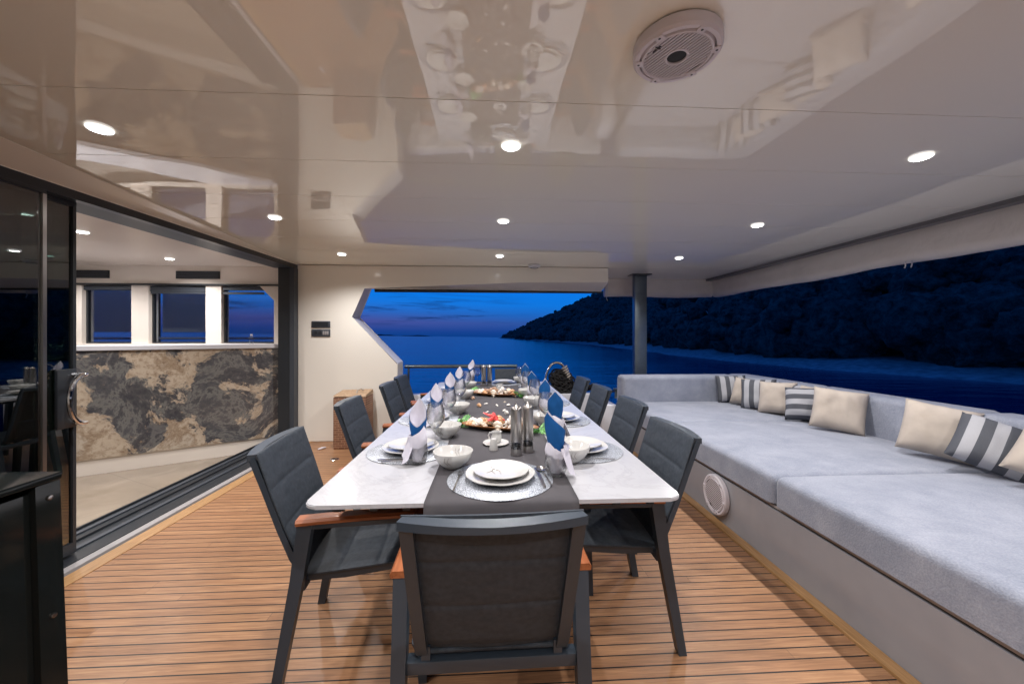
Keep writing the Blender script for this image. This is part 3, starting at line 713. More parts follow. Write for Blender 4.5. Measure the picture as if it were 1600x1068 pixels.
rows = (('first', 1.77), ('second', 2.93), ('third', 4.20)); cols = (('left', -1.60), ('middle', .09), ('right', 2.10))
for rn, y in rows:
    for cn, x in cols:
        near_left = rn == 'first' and cn == 'left'
        downlight(-1.655 if near_left else x, 1.715 if near_left else y, 2.178, 'small round ceiling spotlight, %s row from the viewer, %s column' % (rn, cn), DOWNLIGHT_W, 'spotlights in the deck ceiling')
for rn, y in (('first', .57), ('second', -.63)):
    for cn, x in cols:
        downlight(x, y, 2.178, 'small round ceiling spotlight in the %s row behind the viewer, %s column' % (rn, cn), DOWNLIGHT_W, 'spotlights in the deck ceiling')
for n_, (x, y, lab) in enumerate(((-3.40, 3.38, 'beside the door head'), (-3.60, 4.50, 'above the middle cabin window'), (-4.75, 4.40, 'near the leftmost cabin window'), (-3.5, 2.2, 'behind the glass leaves'), (-5.0, 3.3, 'deeper inside the cabin'), (-5.0, 2.0, 'deepest inside the cabin'))):
    downlight(x, y, 2.168, 'round cabin ceiling spotlight %s' % lab, INTERIOR_W, 'spotlights in the cabin ceiling')


# ------------------------------------------------------------------ SOFA
def cushion_block(x0, x1, y0, y1, z0, z1, r_top, n=6):
    b = MB(); b.box(x0, x1, y0, y1, z0, z1)
    top = [e for e in b.bm.edges if all(abs(v.co.z - z1) < 1e-6 for v in e.verts)]
    vert = [e for e in b.bm.edges if abs(e.verts[0].co.z - e.verts[1].co.z) > 1e-4]
    bot = [e for e in b.bm.edges if all(abs(v.co.z - z0) < 1e-6 for v in e.verts)]
    bmesh.ops.bevel(b.bm, geom=top + vert, offset=r_top, segments=n, affect='EDGES', profile=.5)
    return b


def build_sofa():
    s = empty('corner_sofa', 'long grey suede corner sofa on a glossy grey base', 'sofa', (1.6, 2.0, 0)); X, Y = 1.6, 2.0
    def put(b, n, m, smooth=40): 
        bmesh.ops.translate(b.bm, verts=b.bm.verts[:], vec=(-X, -Y, 0)); return b.build(n, m, s, smooth=smooth)
    put(MB().box(1.60, 3.30, -1.70, 4.98, 0, .318), 'base', 'sofa_base', 0)
    put(MB().box(1.615, 3.29, -1.69, 4.97, .318, .33), 'shadow_gap', 'dark_gap', 0)
    put(MB().box(1.60, 3.30, -1.70, 4.98, .331, .345), 'base_trim', 'grey_strip', 0)
    put(MB().box(1.62, 3.28, -1.68, 4.96, .346, .356), 'shadow_gap', 'dark_gap', 0)
    for i, (a, c, h) in enumerate(((-1.65, 2.072, .525), (2.076, 3.430, .520), (3.434, 4.52, .517))):
        b = cushion_block(1.575, 3.02, a, c, .357, h, .045)
        bmesh.ops.subdivide_edges(b.bm, edges=[e for e in b.bm.edges if e.calc_length() > .25], cuts=12, use_grid_fill=True)
        for v in b.bm.verts:
            if v.co.z > h - .02:
                dx = min(v.co.x - 1.575, 3.02 - v.co.x); dy = min(v.co.y - a, c - v.co.y)
                v.co.z += .012 * min(1, dx / .3) * min(1, dy / .3) + .004 * noise.noise(v.co * 3)
        put(b, 'seat_cushion', 'suede', 60)
    for (x0, x1, y0, y1) in ((1.56, 2.98, 4.50, 4.74),):
        put(cushion_block(x0, x1, y0, y1, .50, .825, .05), 'back_cushion', 'suede', 60)
    for (y0, y1) in ((-1.65, .35), (.355, 2.25), (2.255, 3.50), (3.505, 4.76)):
        put(cushion_block(2.99, 3.26, y0, y1, .50, .825, .045), 'back_cushion', 'suede', 60)
    return s


build_sofa()


def pillow(name, lab, mat, loc, size, yaw, lean, roll, thick=.13, group=None):
    """local x,y in the pillow plane, z normal"""
    b = MB(); n = 22
    def f(sgn):
        def g(u, v):
            a, c = 2 * u - 1, 2 * v - 1
            pin = 1 - .07 * (1 - a * a) if True else 1; pin2 = 1 - .07 * (1 - c * c)
            x = a * size / 2 * (1 - .05 * (1 - c * c) * abs(a)); y = c * size / 2 * (1 - .05 * (1 - a * a) * abs(c))
            prof = max(0, (1 - abs(a) ** 3.4)) ** .6 * max(0, (1 - abs(c) ** 3.4)) ** .6
            seed = sum(ord(q) for q in lab) * .37
            w = .010 * noise.noise(Vector((x * 9, y * 9, seed))) + .006 * noise.noise(Vector((x * 24 * (1 + .3 * c), y * 14, seed + sgn)))
            edge = (abs(a) ** 6 + abs(c) ** 6) * .008 * noise.noise(Vector((x * 20, y * 20, seed)))
            return (x, y, sgn * (prof * thick * .5 + w * prof) + edge)
        return g
    b.grid(f(1), n, n); b.grid(f(-1), n, n, flip=True)
    bmesh.ops.remove_doubles(b.bm, verts=b.bm.verts[:], dist=.0012)
    o = b.build(name, mat, smooth=80)
    o.matrix_world = Matrix.Translation(loc) @ Matrix.Rotation(yaw, 4, 'Z') @ Matrix.Rotation(R(90) - lean, 4, 'X') @ Matrix.Rotation(roll, 4, 'Z')
    # keep rotation as euler
    tag(o, lab, 'cushion', group or 'throw cushions along the sofa back'); return o


PIL = [
    ('striped_cushion', 'grey and white striped cushion in the far corner of the sofa', 'linen_stripe', 2.84, 4.37, .35, -22, 18, 3),
    ('beige_cushion', 'beige cushion tucked between the two far striped cushions', 'linen_beige', 2.86, 4.13, .34, -58, 20, -4),
    ('striped_cushion', 'striped cushion with upright stripes, second striped one from the far corner', 'linen_stripe', 2.84, 3.92, .36, -48, 20, 4),
    ('beige_cushion', 'beige cushion leaning behind the cushion with level stripes', 'linen_beige', 2.87, 3.69, .36, -54, 20, 3),
    ('striped_cushion', 'striped cushion turned so its stripes lie level', 'linen_stripe', 2.89, 3.37, .345, -50, 22, 94),
    ('beige_cushion', 'big beige cushion at the middle of the sofa, before the bare stretch of back', 'linen_beige', 2.84, 2.98, .385, -42, 24, -6),
    ('beige_cushion', 'beige cushion just left of the big tilted striped cushion', 'linen_beige', 2.90, 2.32, .375, -46, 24, -10),
    ('striped_cushion', 'big tilted striped cushion at the near end of the sofa', 'linen_stripe', 2.87, 2.03, .345, -36, 38, -24),
    ('beige_cushion', 'beige cushion cut off by the right edge of the photo', 'linen_beige', 2.86, 1.73, .39, -44, 34, -24),
    ('striped_cushion', 'striped cushion mostly hidden behind the cushion with level stripes', 'linen_stripe', 2.965, 3.64, .34, -84, 8, 0),
    ('beige_cushion', 'beige cushion of which only the top shows over the level striped one', 'linen_beige', 2.97, 3.36, .345, -84, 8, 0),
]
for (n_, lab, mt, x, y, sz, yaw, lean, roll) in PIL:
    ln = R(lean); yw = R(yaw); h = sz / 2 * math.cos(ln) * (abs(math.cos(R(roll % 90 if roll > 45 else roll))) + abs(math.sin(R(roll % 90 if roll > 45 else roll)))) * .96
    fw = Vector((math.sin(yw), -math.cos(yw), 0))
    pillow(n_, lab, mt, Vector((x - (.07 if y < 2.6 else .02), y - (.03 if y < 2.6 else 0), .532 + h * .9)), sz * .91, yw, ln, R(roll), .165)


def speaker(name, lab, loc, rad, depth, M4, centre_hole, slant):
    e = empty(name, lab, 'speaker', loc, 0, 'round white deck speakers'); T = M4
    MB().lathe([(rad * .96, 0), (rad, .004), (rad, depth * .8), (rad * .95, depth), (rad * .86, depth), (rad * .85, depth * .8)], 48, mat=T).build('housing', 'white_plastic', e)
    b = MB(); b.lathe([(rad * .845, depth * .72), (rad * .80, depth * 1.06), (rad * .76, depth * 1.08), (rad * .74, depth * 1.0)], 48, mat=T)
    n = 6
    for k in range(n):
        a = 2 * PI * k / n + .35; m = T @ Matrix.Rotation(a, 4, 'Z')
        b.box(rad * .78, rad * .95, -rad * .10, rad * .10, depth * .98, depth * 1.09, .002, mat=m)
    b.build('grille_frame', 'white_plastic', e)
    b = MB()
    for k in range(n):
        a = 2 * PI * k / n + .35; m = T @ Matrix.Rotation(a, 4, 'Z'); b.lathe([(0, depth * 1.10), (rad * .03, depth * 1.10)], 10, c=(rad * .87, 0, 0), mat=m)
    b.build('screws', 'black_frame', e)
    MB().lathe([(0, depth * .93), (rad * .745, depth * .93)], 40, mat=T).build('grille_backing', 'grille_gap', e)
    b = MB(); m = T @ Matrix.Rotation(slant, 4, 'Z'); w = rad * .040; k = -rad * .70
    while k < rad * .72:
        L = math.sqrt(max(0, (rad * .745) ** 2 - k * k)); hr = rad * .26 if centre_hole else 0
        if abs(k) < hr:
            q = math.sqrt(hr * hr - k * k)
            b.box(k - w * .56, k + w * .56, q, L, depth * .95, depth * 1.03, mat=m); b.box(k - w * .56, k + w * .56, -L, -q, depth * .95, depth * 1.03, mat=m)
        else: b.box(k - w * .56, k + w * .56, -L, L, depth * .95, depth * 1.03, mat=m)
        k += w * 2.0
    b.build('grille', 'white_plastic', e, smooth=0)
    if centre_hole:
        MB().lathe([(rad * .22, depth * .94), (rad * .225, depth * 1.07), (rad * .27, depth * 1.07), (rad * .275, depth * .94)], 36, mat=T).build('tweeter_ring', 'white_plastic', e)
        MB().lathe([(0, depth * 1.0), (rad * .13, depth * .97), (rad * .22, depth * .95)], 30, mat=T).build('tweeter', 'black_soft', e)
    # little dark maker's emblem near the rim
    b = MB(); m = T @ Matrix.Rotation(2.75, 4, 'Z')
    for dx, dy, ww, hh in ((.60, -.10, .05, .10), (.60, .02, .05, .10), (.55, -.04, .16, .03), (.60, .10, .03, .05)):
        b.box(rad * dx, rad * (dx + ww), rad * dy, rad * (dy + hh), depth * 1.035, depth * 1.05, mat=m)
    b.build('emblem', 'grille_gap', e, smooth=0)
    return e


speaker('ceiling_speaker', 'round white speaker mounted on the ceiling', (.555, 1.125, 2.178), .125, .040, Matrix.Rotation(PI, 4, 'X'), True, R(-28))
speaker('wall_speaker', 'round white speaker set in the sofa base', (1.598, 2.63, .185), .138, .034, Matrix.Rotation(R(-90), 4, 'Y') @ Matrix.Rotation(R(0), 4, 'Z'), False, R(45))
e = empty('smoke_detector', 'small round white detector on the ceiling before the beam', 'detector', (.53, 4.74, 2.178))
MB().lathe([(.075, 0), (.078, -.012), (.066, -.026), (.03, -.036), (0, -.037)], 32).build('detector_body', 'white_paint', e)
MB().lathe([(.05, -.0325), (.044, -.0355), (.040, -.0345)], 28).build('vent_ring', 'black_frame', e)


# ------------------------------------------------------------------ TABLE
TX, TY0, TY1, TZ = .02, 1.275, 4.62, .752


def rounded_rect(x0, x1, y0, y1, r, n=6):
    P = []
    for cx, cy, a0 in ((x1 - r, y1 - r, 0), (x0 + r, y1 - r, 90), (x0 + r, y0 + r, 180), (x1 - r, y0 + r, 270)):
        for k in range(n + 1): a = R(a0 + 90 * k / n); P.append((cx + r * math.cos(a), cy + r * math.sin(a)))
    return P


t = empty('dining_table', 'long white ceramic dining table with dark metal frame', 'table', (TX, 2.95, 0))
P = rounded_rect(-.635, .635, TY0 - 2.95, TY1 - 2.95, .045)
b = MB(); b.prism([(x, y, TZ - .014) for x, y in P], [(x, y, TZ) for x, y in P]); bmesh.ops.bevel(b.bm, geom=[e for e in b.bm.edges if abs(e.verts[0].co.z - e.verts[1].co.z) < 1e-5], offset=.003, segments=2, affect='EDGES')
b.build('tabletop', 'ceramic_top', t, smooth=50)
b = MB()
for x in (-.54, -.42, -.31, -.23, .23, .31, .42, .54): b.box(x - .012, x + .012, TY0 - 2.95 + .05, TY1 - 2.95 - .06, TZ - .045, TZ - .015)
for y in (-1.1, 0, 1.1): b.box(-.56, .56, y - .02, y + .02, TZ - .075, TZ - .046)
b.build('frame', 'chair_frame', t, smooth=0)
for sx in (-1, 1):
    for y in (-1.02, 1.02):
        MB().hexa([(sx * .46 - .03, y - .03, 0), (sx * .46 + .03, y - .03, 0), (sx * .46 + .03, y + .03, 0), (sx * .46 - .03, y + .03, 0), (sx * .42 - .045, y - .045, TZ - .076), (sx * .42 + .045, y - .045, TZ - .076), (sx * .42 + .045, y + .045, TZ - .076), (sx * .42 - .045, y + .045, TZ - .076)]).build('leg', 'chair_frame', t, smooth=0)
# runner
RX = .035
b = MB(); prof = [(TY0 - .020, TZ - .16), (TY0 - .020, TZ - .10), (TY0 - .018, TZ - .04), (TY0 - .014, TZ - .006), (TY0 - .004, TZ + .003), (TY0 + .02, TZ + .0035)] + [(TY0 + .02 + (TY1 - TY0 - .04) * k / 30, TZ + .0035) for k in range(1, 31)] + [(TY1 + .006, TZ + .002), (TY1 + .014, TZ - .01), (TY1 + .018, TZ - .2)]
def fr(u, v):
    y, z = prof[round(v * (len(prof) - 1))]; x = (u * 2 - 1) * .255
    if z < TZ - .03: x *= 1 + .02 * math.sin(z * 40)
    return (RX + x + .003 * noise.noise(Vector((y * 2, u * 3, 1))), y + (0.006 * noise.noise(Vector((u * 6, z * 9, 0))) if z < TZ - .03 else 0), z + (.0006 * noise.noise(Vector((x * 9, y * 9, 0)))))
b.grid(fr, 20, len(prof) - 1)
o = b.build('table_runner', 'runner_cloth', smooth=60, fix=True); md = o.modifiers.new('solid', 'SOLIDIFY'); md.thickness = .002; md.offset = 1
tag(o, 'dark grey cloth runner down the middle of the white table', 'table runner')


# ------------------------------------------------------------------ CHAIRS
def make_chair():
    c = empty('dining_chair', 'x', 'chair')
    fm = 'chair_frame'
    def beam(name, pts, prof, mat=fm, up=(0, 0, 1), smooth=40, bevel=.004, parent=c):
        b = MB(); b.sweep(pts, prof, up)
        if bevel: bmesh.ops.bevel(b.bm, geom=[e for e in b.bm.edges if len(e.link_faces) == 2 and e.calc_face_angle() > R(40)], offset=bevel, segments=2, affect='EDGES')
        return b.build(name, mat, parent, smooth=smooth)
    for s in (-1, 1):
        X = s * .258
        # rear leg rising to the arm
        b = MB(); w = .020
        def ring(y0, y1, z): return [(X - w, y0, z), (X + w, y0, z), (X + w, y1, z), (X - w, y1, z)]
        A = ring(-.245, -.212, 0); Bq = ring(-.172, -.128, .43); Cq = ring(-.150, -.098, .623)
        b.hexa(A + Bq); b.hexa(Bq + Cq); bmesh.ops.remove_doubles(b.bm, verts=b.bm.verts[:], dist=1e-5)
        bmesh.ops.delete(b.bm, geom=[f for f in b.bm.faces if abs(f.calc_center_median().z - .43) < .01 and abs(f.normal.z) > .8], context='FACES_ONLY')
        b.build('leg', fm, c, smooth=20)
        b = MB(); A = ring(.275, .305, 0); Cq = ring(.225, .270, .623); b.hexa(A + Cq); b.build('leg', fm, c, smooth=20)
        MB().box(X - .018, X + .018, -.11, .25, .606, .624, .003).build('arm_rail', fm, c, smooth=30)
        b = MB(); b.sweep([(X, -.152, .633), (X, -.06, .636), (X, .10, .638), (X, .22, .637), (X, .285, .633)], [(-.027, -.009), (.027, -.009), (.029, .002), (.022, .011), (-.022, .011), (-.029, .002)])
        bmesh.ops.bevel(b.bm, geom=[e for e in b.bm.edges if len(e.link_faces) == 2 and e.calc_face_angle() > R(50)], offset=.004, segments=2, affect='EDGES'); b.build('armrest', 'teak_arm', c, smooth=45)
        # seat side rail and back upright in one sweep
        xs = s * .196
        back = [(xs, -.158, .425), (xs, -.186, .47), (xs * 1.015, -.228, .58), (xs * 1.04, -.274, .72), (xs * 1.06, -.322, .858)]
        beam('back_upright', back, [(-.016, -.012), (.016, -.012), (.016, .010), (-.016, .010)], up=(0, 1, 0), bevel=.006)
        beam('seat_rail', [(xs, -.152, .398), (xs, .0, .398), (xs, .16, .412), (xs, .250, .418)], [(-.012, -.014), (.012, -.014), (.012, .012), (-.012, .012)])
        MB().box(s * .185 - .012, s * .185 + .012, -.168, -.145, .385, .44).build('bracket', fm, c, smooth=0)
        MB().lathe([(0, .0), (.006, .0), (.006, .012), (0, .013)], 12, mat=Matrix.Translation((s * (.258) - s * .020, -.19, .30)) @ Matrix.Rotation(-s * R(90), 4, 'Y')).build('spacer', fm, c)
    MB().box(-.238, .238, -.172, -.134, .366, .402, .003).build('stretcher', fm, c, smooth=30)
    MB().box(-.238, .238, .220, .244, .375, .402, .003).build('stretcher', fm, c, smooth=30)
    # curved top rail
    pts = [(x, -.318 - .034 * (1 - (x / .222) ** 2), .859) for x in [(-.222 + .444 * k / 14) for k in range(15)]]
    def pr(u):
        e_ = abs(2 * u - 1); h = .012 - .003 * (1 - e_); d = .018 + .004 * (1 - e_)
        return [(-d, -h), (d, -h), (d, h * .8), (-d, h * .8)]
    beam('top_rail', pts, pr, bevel=.003)
    # padded sling back with stitched channels, wrapped over the front of the frame
    SZ = [.44, .592, .733, .872]
    PB = [(.40, -.132), (.47, -.168), (.58, -.211), (.72, -.257), (.875, -.307)]
    def yb(z):
        for (a, ya), (q, yq) in zip(PB, PB[1:]):
            if z <= q: return ya + (yq - ya) * (z - a) / (q - a)
        return -.307
    def puff(z, S_=SZ):
        for a, q in zip(S_, S_[1:]):
            if a <= z <= q: u = (z - a) / (q - a); return max(0, 1 - abs(2 * u - 1) ** 7)
        return 0
    b = MB()
    def bk(sg):
        def g(u, v):
            w_ = .204 + .020 * min(1, v * 1.6); cr = max(0, .06 - v) / .06; w_ -= .02 * cr ** 2
            x = (2 * u - 1) * w_; z = .420 + (.870 - .420) * v; e_ = 1 - abs(2 * u - 1) ** 12
            sag = -.010 * (1 - (2 * u - 1) ** 2)
            fold = .0014 * noise.noise(Vector((x * 14, z * 30, sg * 3))) + .0008 * noise.noise(Vector((x * 50, z * 60, 4)))
            return (x, yb(z) + sag + sg * (.0025 + .0055 * puff(z) * e_) + fold * e_, z)
        return g
    b.grid(bk(1), 30, 84); b.grid(bk(-1), 30, 84, flip=True); 
    bmesh.ops.bridge_loops(b.bm, edges=[e for e in b.bm.edges if e.is_boundary]); b.build('backrest', 'chair_fabric', c, smooth=70)
    b = MB()
    SY = [-.16, -.02, .12, .264]
    def st(sg):
        def g(u, v):
            cr = max(0, .10 - v) / .10; w_ = .232 - .035 * cr ** 2 + .0 * v
            x = (2 * u - 1) * w_; y = -.158 + .42 * v; e_ = 1 - abs(2 * u - 1) ** 12
            z = .417 + .026 * v - .014 * (1 - (2 * u - 1) ** 2) * math.sin(PI * v)
            if v > .93: z -= (v - .93) * .25
            fold = .0014 * noise.noise(Vector((x * 14, y * 30, sg * 3 + 7))) + .0008 * noise.noise(Vector((x * 50, y * 60, 4)))
            return (x, y, z + sg * (.003 + .006 * puff(y, SY) * e_) + fold * e_)
        return g
    b.grid(st(1), 30, 66); b.grid(st(-1), 30, 66, flip=True)
    bmesh.ops.bridge_loops(b.bm, edges=[e for e in b.bm.edges if e.is_boundary]); b.build('seat', 'chair_fabric', c, smooth=70)
    return c


GC = 'sling armchairs around the table'
ch = make_chair(); tag(ch, 'dark grey sling armchair at the near head of the table, seen from behind', group=GC)
ch.location = (.0, 1.245, 0); ch.rotation_euler.z = R(1.0)
for (x, y, rz, lab) in (
        (-.575, 1.70, -90 + 6, 'dark grey sling armchair at the near left corner, its teak arm under the tabletop'),
        (-.645, 2.66, -90 + 2, 'dark grey sling armchair in front of the brown basket, second on the left side'),
        (-.63, 3.58, -90, 'dark grey sling armchair by the slanting bulkhead edge, third on the left side'),
        (-.66, 4.20, -90, 'dark grey sling armchair furthest along the left side of the table'),
        (.55, 1.80, 90, 'dark grey sling armchair at the near right corner of the table, before the wall speaker'),
        (.625, 2.53, 90, 'dark grey sling armchair second on the right side, by the end of the sofa'),
        (.62, 3.23, 90, 'dark grey sling armchair third on the right side of the table'),
        (.625, 3.92, 90, 'dark grey sling armchair furthest along the right side, beside the black rope heap'),
        (.27, 4.78, 180, 'dark grey sling armchair at the far head of the table, facing the viewer')):
    copy_tree(ch, lab, (x, y, 0), R(rz), GC)


# ------------------------------------------------------------------ TABLEWARE prototypes (built at origin, then copied and placed)
ZT = TZ + .0005; ZR = TZ + .0062


def crackle(zf, pts, parent, w=.0011):
    b = MB()
    for line in pts:
        b.tube([(x, y, zf(x, y)) for x, y in line], w, 5)
    return b.build('painted_branch', 'porcelain_line', parent)


def make_plate(r, h, lab):
    e = empty('dinner_plate' if r > .12 else 'side_plate', lab, 'plate')
    wob = lambda a, rr: 1 + (.010 * math.sin(a * 9 + 1) + .006 * math.sin(a * 5)) * min(1, (rr / r)) ** 6
    MB().lathe([(0, .006), (r * .55, .006), (r * .68, .009), (r * .97, h - .001), (r, h + .001), (r * .995, h + .0035), (r * .96, h + .003), (r * .70, .0135), (r * .58, .0105), (0, .0100)][::1], 56, wob=wob).build('plate_body', 'porcelain', e, smooth=60)
    MB().lathe([(r * .42, 0), (r * .45, .0), (r * .46, .007), (r * .40, .007)], 40).build('foot_ring', 'porcelain', e)
    crackle(lambda x, y: .0108, [[(-.04 * r / .1, .045 * r / .1), (-.03 * r / .1, .02 * r / .1), (-.035 * r / .1, .0), (-.02 * r / .1, -.03 * r / .1)], [(-.03 * r / .1, .02 * r / .1), (-.005 * r / .1, .0), (.0, -.03 * r / .1)], [(-.03 * r / .1, .005 * r / .1), (-.05 * r / .1, -.02 * r / .1)]], e)
    return e


def make_bowl(lab, r=.083):
    e = empty('bowl', lab, 'bowl'); k = r / .083
    wob = lambda a, rr: 1 + .010 * math.sin(a * 3 + .6) * (rr / r) ** 3
    MB().lathe([(0, .004), (.030 * k, .002), (.033 * k, .0), (.036 * k, .003), (.060 * k, .022), (.077 * k, .046), (.083 * k, .068), (.0815 * k, .0695), (.079 * k, .067), (.073 * k, .047), (.056 * k, .026), (.030 * k, .010), (0, .008)], 56, wob=wob).build('bowl_body', 'porcelain', e, smooth=60)
    b = MB()
    for dx in (-.006, .006):
        b.tube([(dx * 1.5, .079 * k * math.cos(.05), .064), (dx - .006, .070 * k, .044), (dx + .008, .056 * k, .0275), (dx - .004, .040 * k, .018)], .0009, 5)
        b.tube([(dx * 1.4, -.0805 * k, .060), (dx - .006, -.0765 * k, .043), (dx + .006, -.066 * k, .027)], .0011, 5)
    b.build('painted_branch', 'porcelain_line', e); return e


def make_mat(lab):
    e = MB().lathe([(0, .0), (.198, .0), (.2, .0015), (.198, .003), (0, .003)], 72).build('placemat', 'placemat_silver', smooth=50); return tag(e, lab, 'placemat')


def make_tumbler(lab):
    e = MB().lathe([(0, .0), (.026, .0), (.034, .004), (.042, .024), (.0435, .050), (.040, .082), (.038, .094), (.0368, .094), (.0388, .082), (.0423, .050), (.0405, .024), (.031, .011), (0, .010)], 40).build('tumbler', 'glass_ware', smooth=60); return tag(e, lab, 'tumbler')


def make_wine(lab, name='wine_glass', h=.222, rb=.046):
    e = empty(name, lab, 'wine glass')
    MB().lathe([(0, .001), (.034, .0), (.0345, .0012), (.010, .005), (.0045, .012), (.0032, .030), (.0032, h * .40), (.006, h * .435), (.012, h * .455)], 32).build('stem', 'glass_ware', e)
    MB().lathe([(0, h * .452), (.012, h * .456), (.026, h * .51), (rb * .87, h * .60), (rb, h * .69), (rb * .95, h * .82), (rb * .80, h * .95), (rb * .75, h), (rb * .725, h), (rb * .925, h * .82), (rb * .975, h * .69), (rb * .84, h * .60), (.024, h * .52), (.010, h * .47), (0, h * .466)], 36).build('glass_bowl', 'glass_ware', e, smooth=70)
    return e


def make_napkin(lab):
    """rolled two-colour napkin standing in its tumbler; the open white leaf faces local -y"""
    e = empty('napkin', lab, 'napkin'); n = 40
    def calla(r0, r1, z0, zlo, zhi, peak, lean, wob, arc=1.0, twist=0.0):
        def g(u, v):
            a = (u - .5) * 2 * PI * arc + peak; k = (1 - abs(2 * u - 1)) ** 1.25
            zt = zlo + (zhi - zlo) * k; z = z0 + (zt - z0) * v
            q = (z - z0) / (zhi - z0); r = r0 + (r1 - r0) * math.sin(min(q * 1.9, PI * .62)) * (1 - .55 * max(0, q - .55) / .45 * (1 if k > .3 else .2))
            r *= 1 + .10 * noise.noise(Vector((math.cos(a) * 2.2, math.sin(a) * 2.2, z * 22 + wob))); a += twist * q
            return (r * math.cos(a) + lean[0] * q ** 2, r * math.sin(a) + lean[1] * q ** 2, z)
        return g
    # outer blue wrap and white lining, peak at the back (+y)
    b = MB(); b.grid(calla(.026, .042, .100, .160, .268, R(90), (.004, .018), 3.0), n, 14); o = b.build('blue_fold', 'napkin_blue', e, smooth=80)
    b = MB(); b.grid(calla(.024, .0395, .095, .163, .275, R(90), (.004, .016), 3.0), n, 14); b.build('white_lining', 'napkin_white', e, smooth=80)
    # white lower collar that drapes to the glass
    b = MB(); b.grid(calla(.020, .050, .012, .105, .175, R(-35), (-.006, -.012), 9.0, 1.0, .8), n, 14); b.build('white_wrap', 'napkin_white', e, smooth=80)
    b = MB(); b.grid(calla(.014, .038, .012, .095, .140, R(150), (.010, .004), 14.0), n, 12); b.build('white_core', 'napkin_white', e, smooth=80)
    # loose corner hanging over the rim of the glass
    b = MB()
    def dr(u, v):
        a = R(205) + (u - .5) * 1.7 * (1 - .25 * v); q = v
        r = .036 + .012 * math.sin(min(1, q * 1.6) * PI / 2) + .022 * q ** 2 + .006 * math.sin(u * 11 + q * 2)
        z = .118 - .112 * q * (1 - .25 * abs(2 * u - 1)) + .010 * math.sin(PI * u) * (1 - q)
        return (r * math.cos(a), r * math.sin(a), max(.003, z))
    b.grid(dr, 22, 14); b.build('hanging_corner', 'napkin_white', e, smooth=80)
    return e


def make_cutlery(kind):
    mat = 'steel'
    if kind == 'knife':
        b = MB(); b.sweep([(0, -.105, .004), (0, -.03, .0045), (0, .005, .004), (0, .05, .0035), (0, .10, .003)], lambda u: [(-.0055 + .001 * u, -.0022 * (1 - u * .7)), (.0055 + .003 * math.sin(u * PI), -.0022 * (1 - u * .7)), (.0055 + .003 * math.sin(u * PI), .0022 * (1 - u * .7)), (-.0055 + .001 * u, .0022 * (1 - u * .7))])
    elif kind == 'spoon':
        b = MB(); b.sweep([(0, -.10, .003), (0, -.04, .005), (0, .04, .005)], [(-.0035, -.0015), (.0035, -.0015), (.0035, .0015), (-.0035, .0015)])
        def g(u, v): a = 2 * PI * u; return (v * .019 * math.cos(a), .066 + v * .029 * math.sin(a), .002 + .006 * v * v)
        b.grid(g, 24, 4, closed_u=True)
    else:
        b = MB(); b.sweep([(0, -.10, .003), (0, -.04, .005), (0, .035, .004), (0, .055, .003)], lambda u: [(-.0035 - .007 * max(0, u - .7) * 3, -.0014), (.0035 + .007 * max(0, u - .7) * 3, -.0014), (.0035 + .007 * max(0, u - .7) * 3, .0014), (-.0035 - .007 * max(0, u - .7) * 3, .0014)])
        for x in (-.0085, -.0028, .0028, .0085): b.box(x - .0013, x + .0013, .052, .095, .0018, .0044)
    return b.build({'knife': 'table_knife', 'spoon': 'spoon', 'fork': 'fork'}[kind], mat, smooth=50)


SEATS = {
    'H': ('at the near head of the table', .033, 1.462, 0),
    'L1': ('at the near left corner seat', -.385, 1.86, -90), 'L2': ('at the second seat on the left', -.405, 2.55, -90),
    'L3': ('at the third seat on the left', -.405, 3.20, -90), 'L4': ('at the furthest seat on the left', -.41, 3.86, -90),
    'R1': ('at the near right corner seat', .425, 1.83, 90), 'R2': ('at the second seat on the right', .44, 2.48, 90),
    'R3': ('at the third seat on the right', .445, 3.14, 90), 'R4': ('at the furthest seat on the right', .445, 3.80, 90),
    'F': ('at the far head of the table', .14, 4.40, 180),
}
ON_RUNNER = ('H', 'F')
p_mat = make_mat('x'); p_big = make_plate(.132, .020, 'x'); p_small = make_plate(.106, .018, 'x'); p_bowl = make_bowl('x')
p_tum = make_tumbler('x'); p_wine = make_wine('x'); p_nap = make_napkin('x'); p_kn = make_cutlery('knife'); p_fk = make_cutlery('fork'); p_sp = make_cutlery('spoon')
_used = set()


def put(proto, lab, loc, rz, cat, group):
    if proto.name in _used: o = copy_tree(proto)
    else: _used.add(proto.name); o = proto
    o['label'] = lab; o['category'] = cat; o['group'] = group; o.location = loc; o.rotation_euler.z = rz; return o


NAP = {'H': (.252, 1.49, 140), 'L1': (-.318, 1.675, 12), 'L2': (-.335, 2.37, 16), 'L3': (-.315, 2.95, 14), 'L4': (-.30, 3.58, 10),
       'R1': (.335, 2.00, 168), 'R2': (.35, 2.52, 172), 'R3': (.34, 3.18, 165), 'R4': (.345, 3.90, 170), 'F': (-.235, 4.42, -25)}
WINE = {'L1': (-.272, 1.885), 'L2': (-.262, 2.39), 'L3': (-.235, 2.87), 'L4': (-.235, 3.60), 'R1': (.312, 2.20), 'R2': (.325, 2.88), 'R3': (.325, 3.55), 'R4': (.305, 4.12), 'F': (-.16, 4.33)}
BOWL = {'H': (-.160, 1.605), 'L1': (-.245, 2.085), 'L2': (-.235, 2.72), 'L3': (-.235, 3.36), 'L4': (-.235, 3.98), 'R1': (.345, 1.655), 'R2': (.33, 2.33), 'R3': (.325, 2.97), 'R4': (.32, 3.42), 'F': (.335, 4.45)}
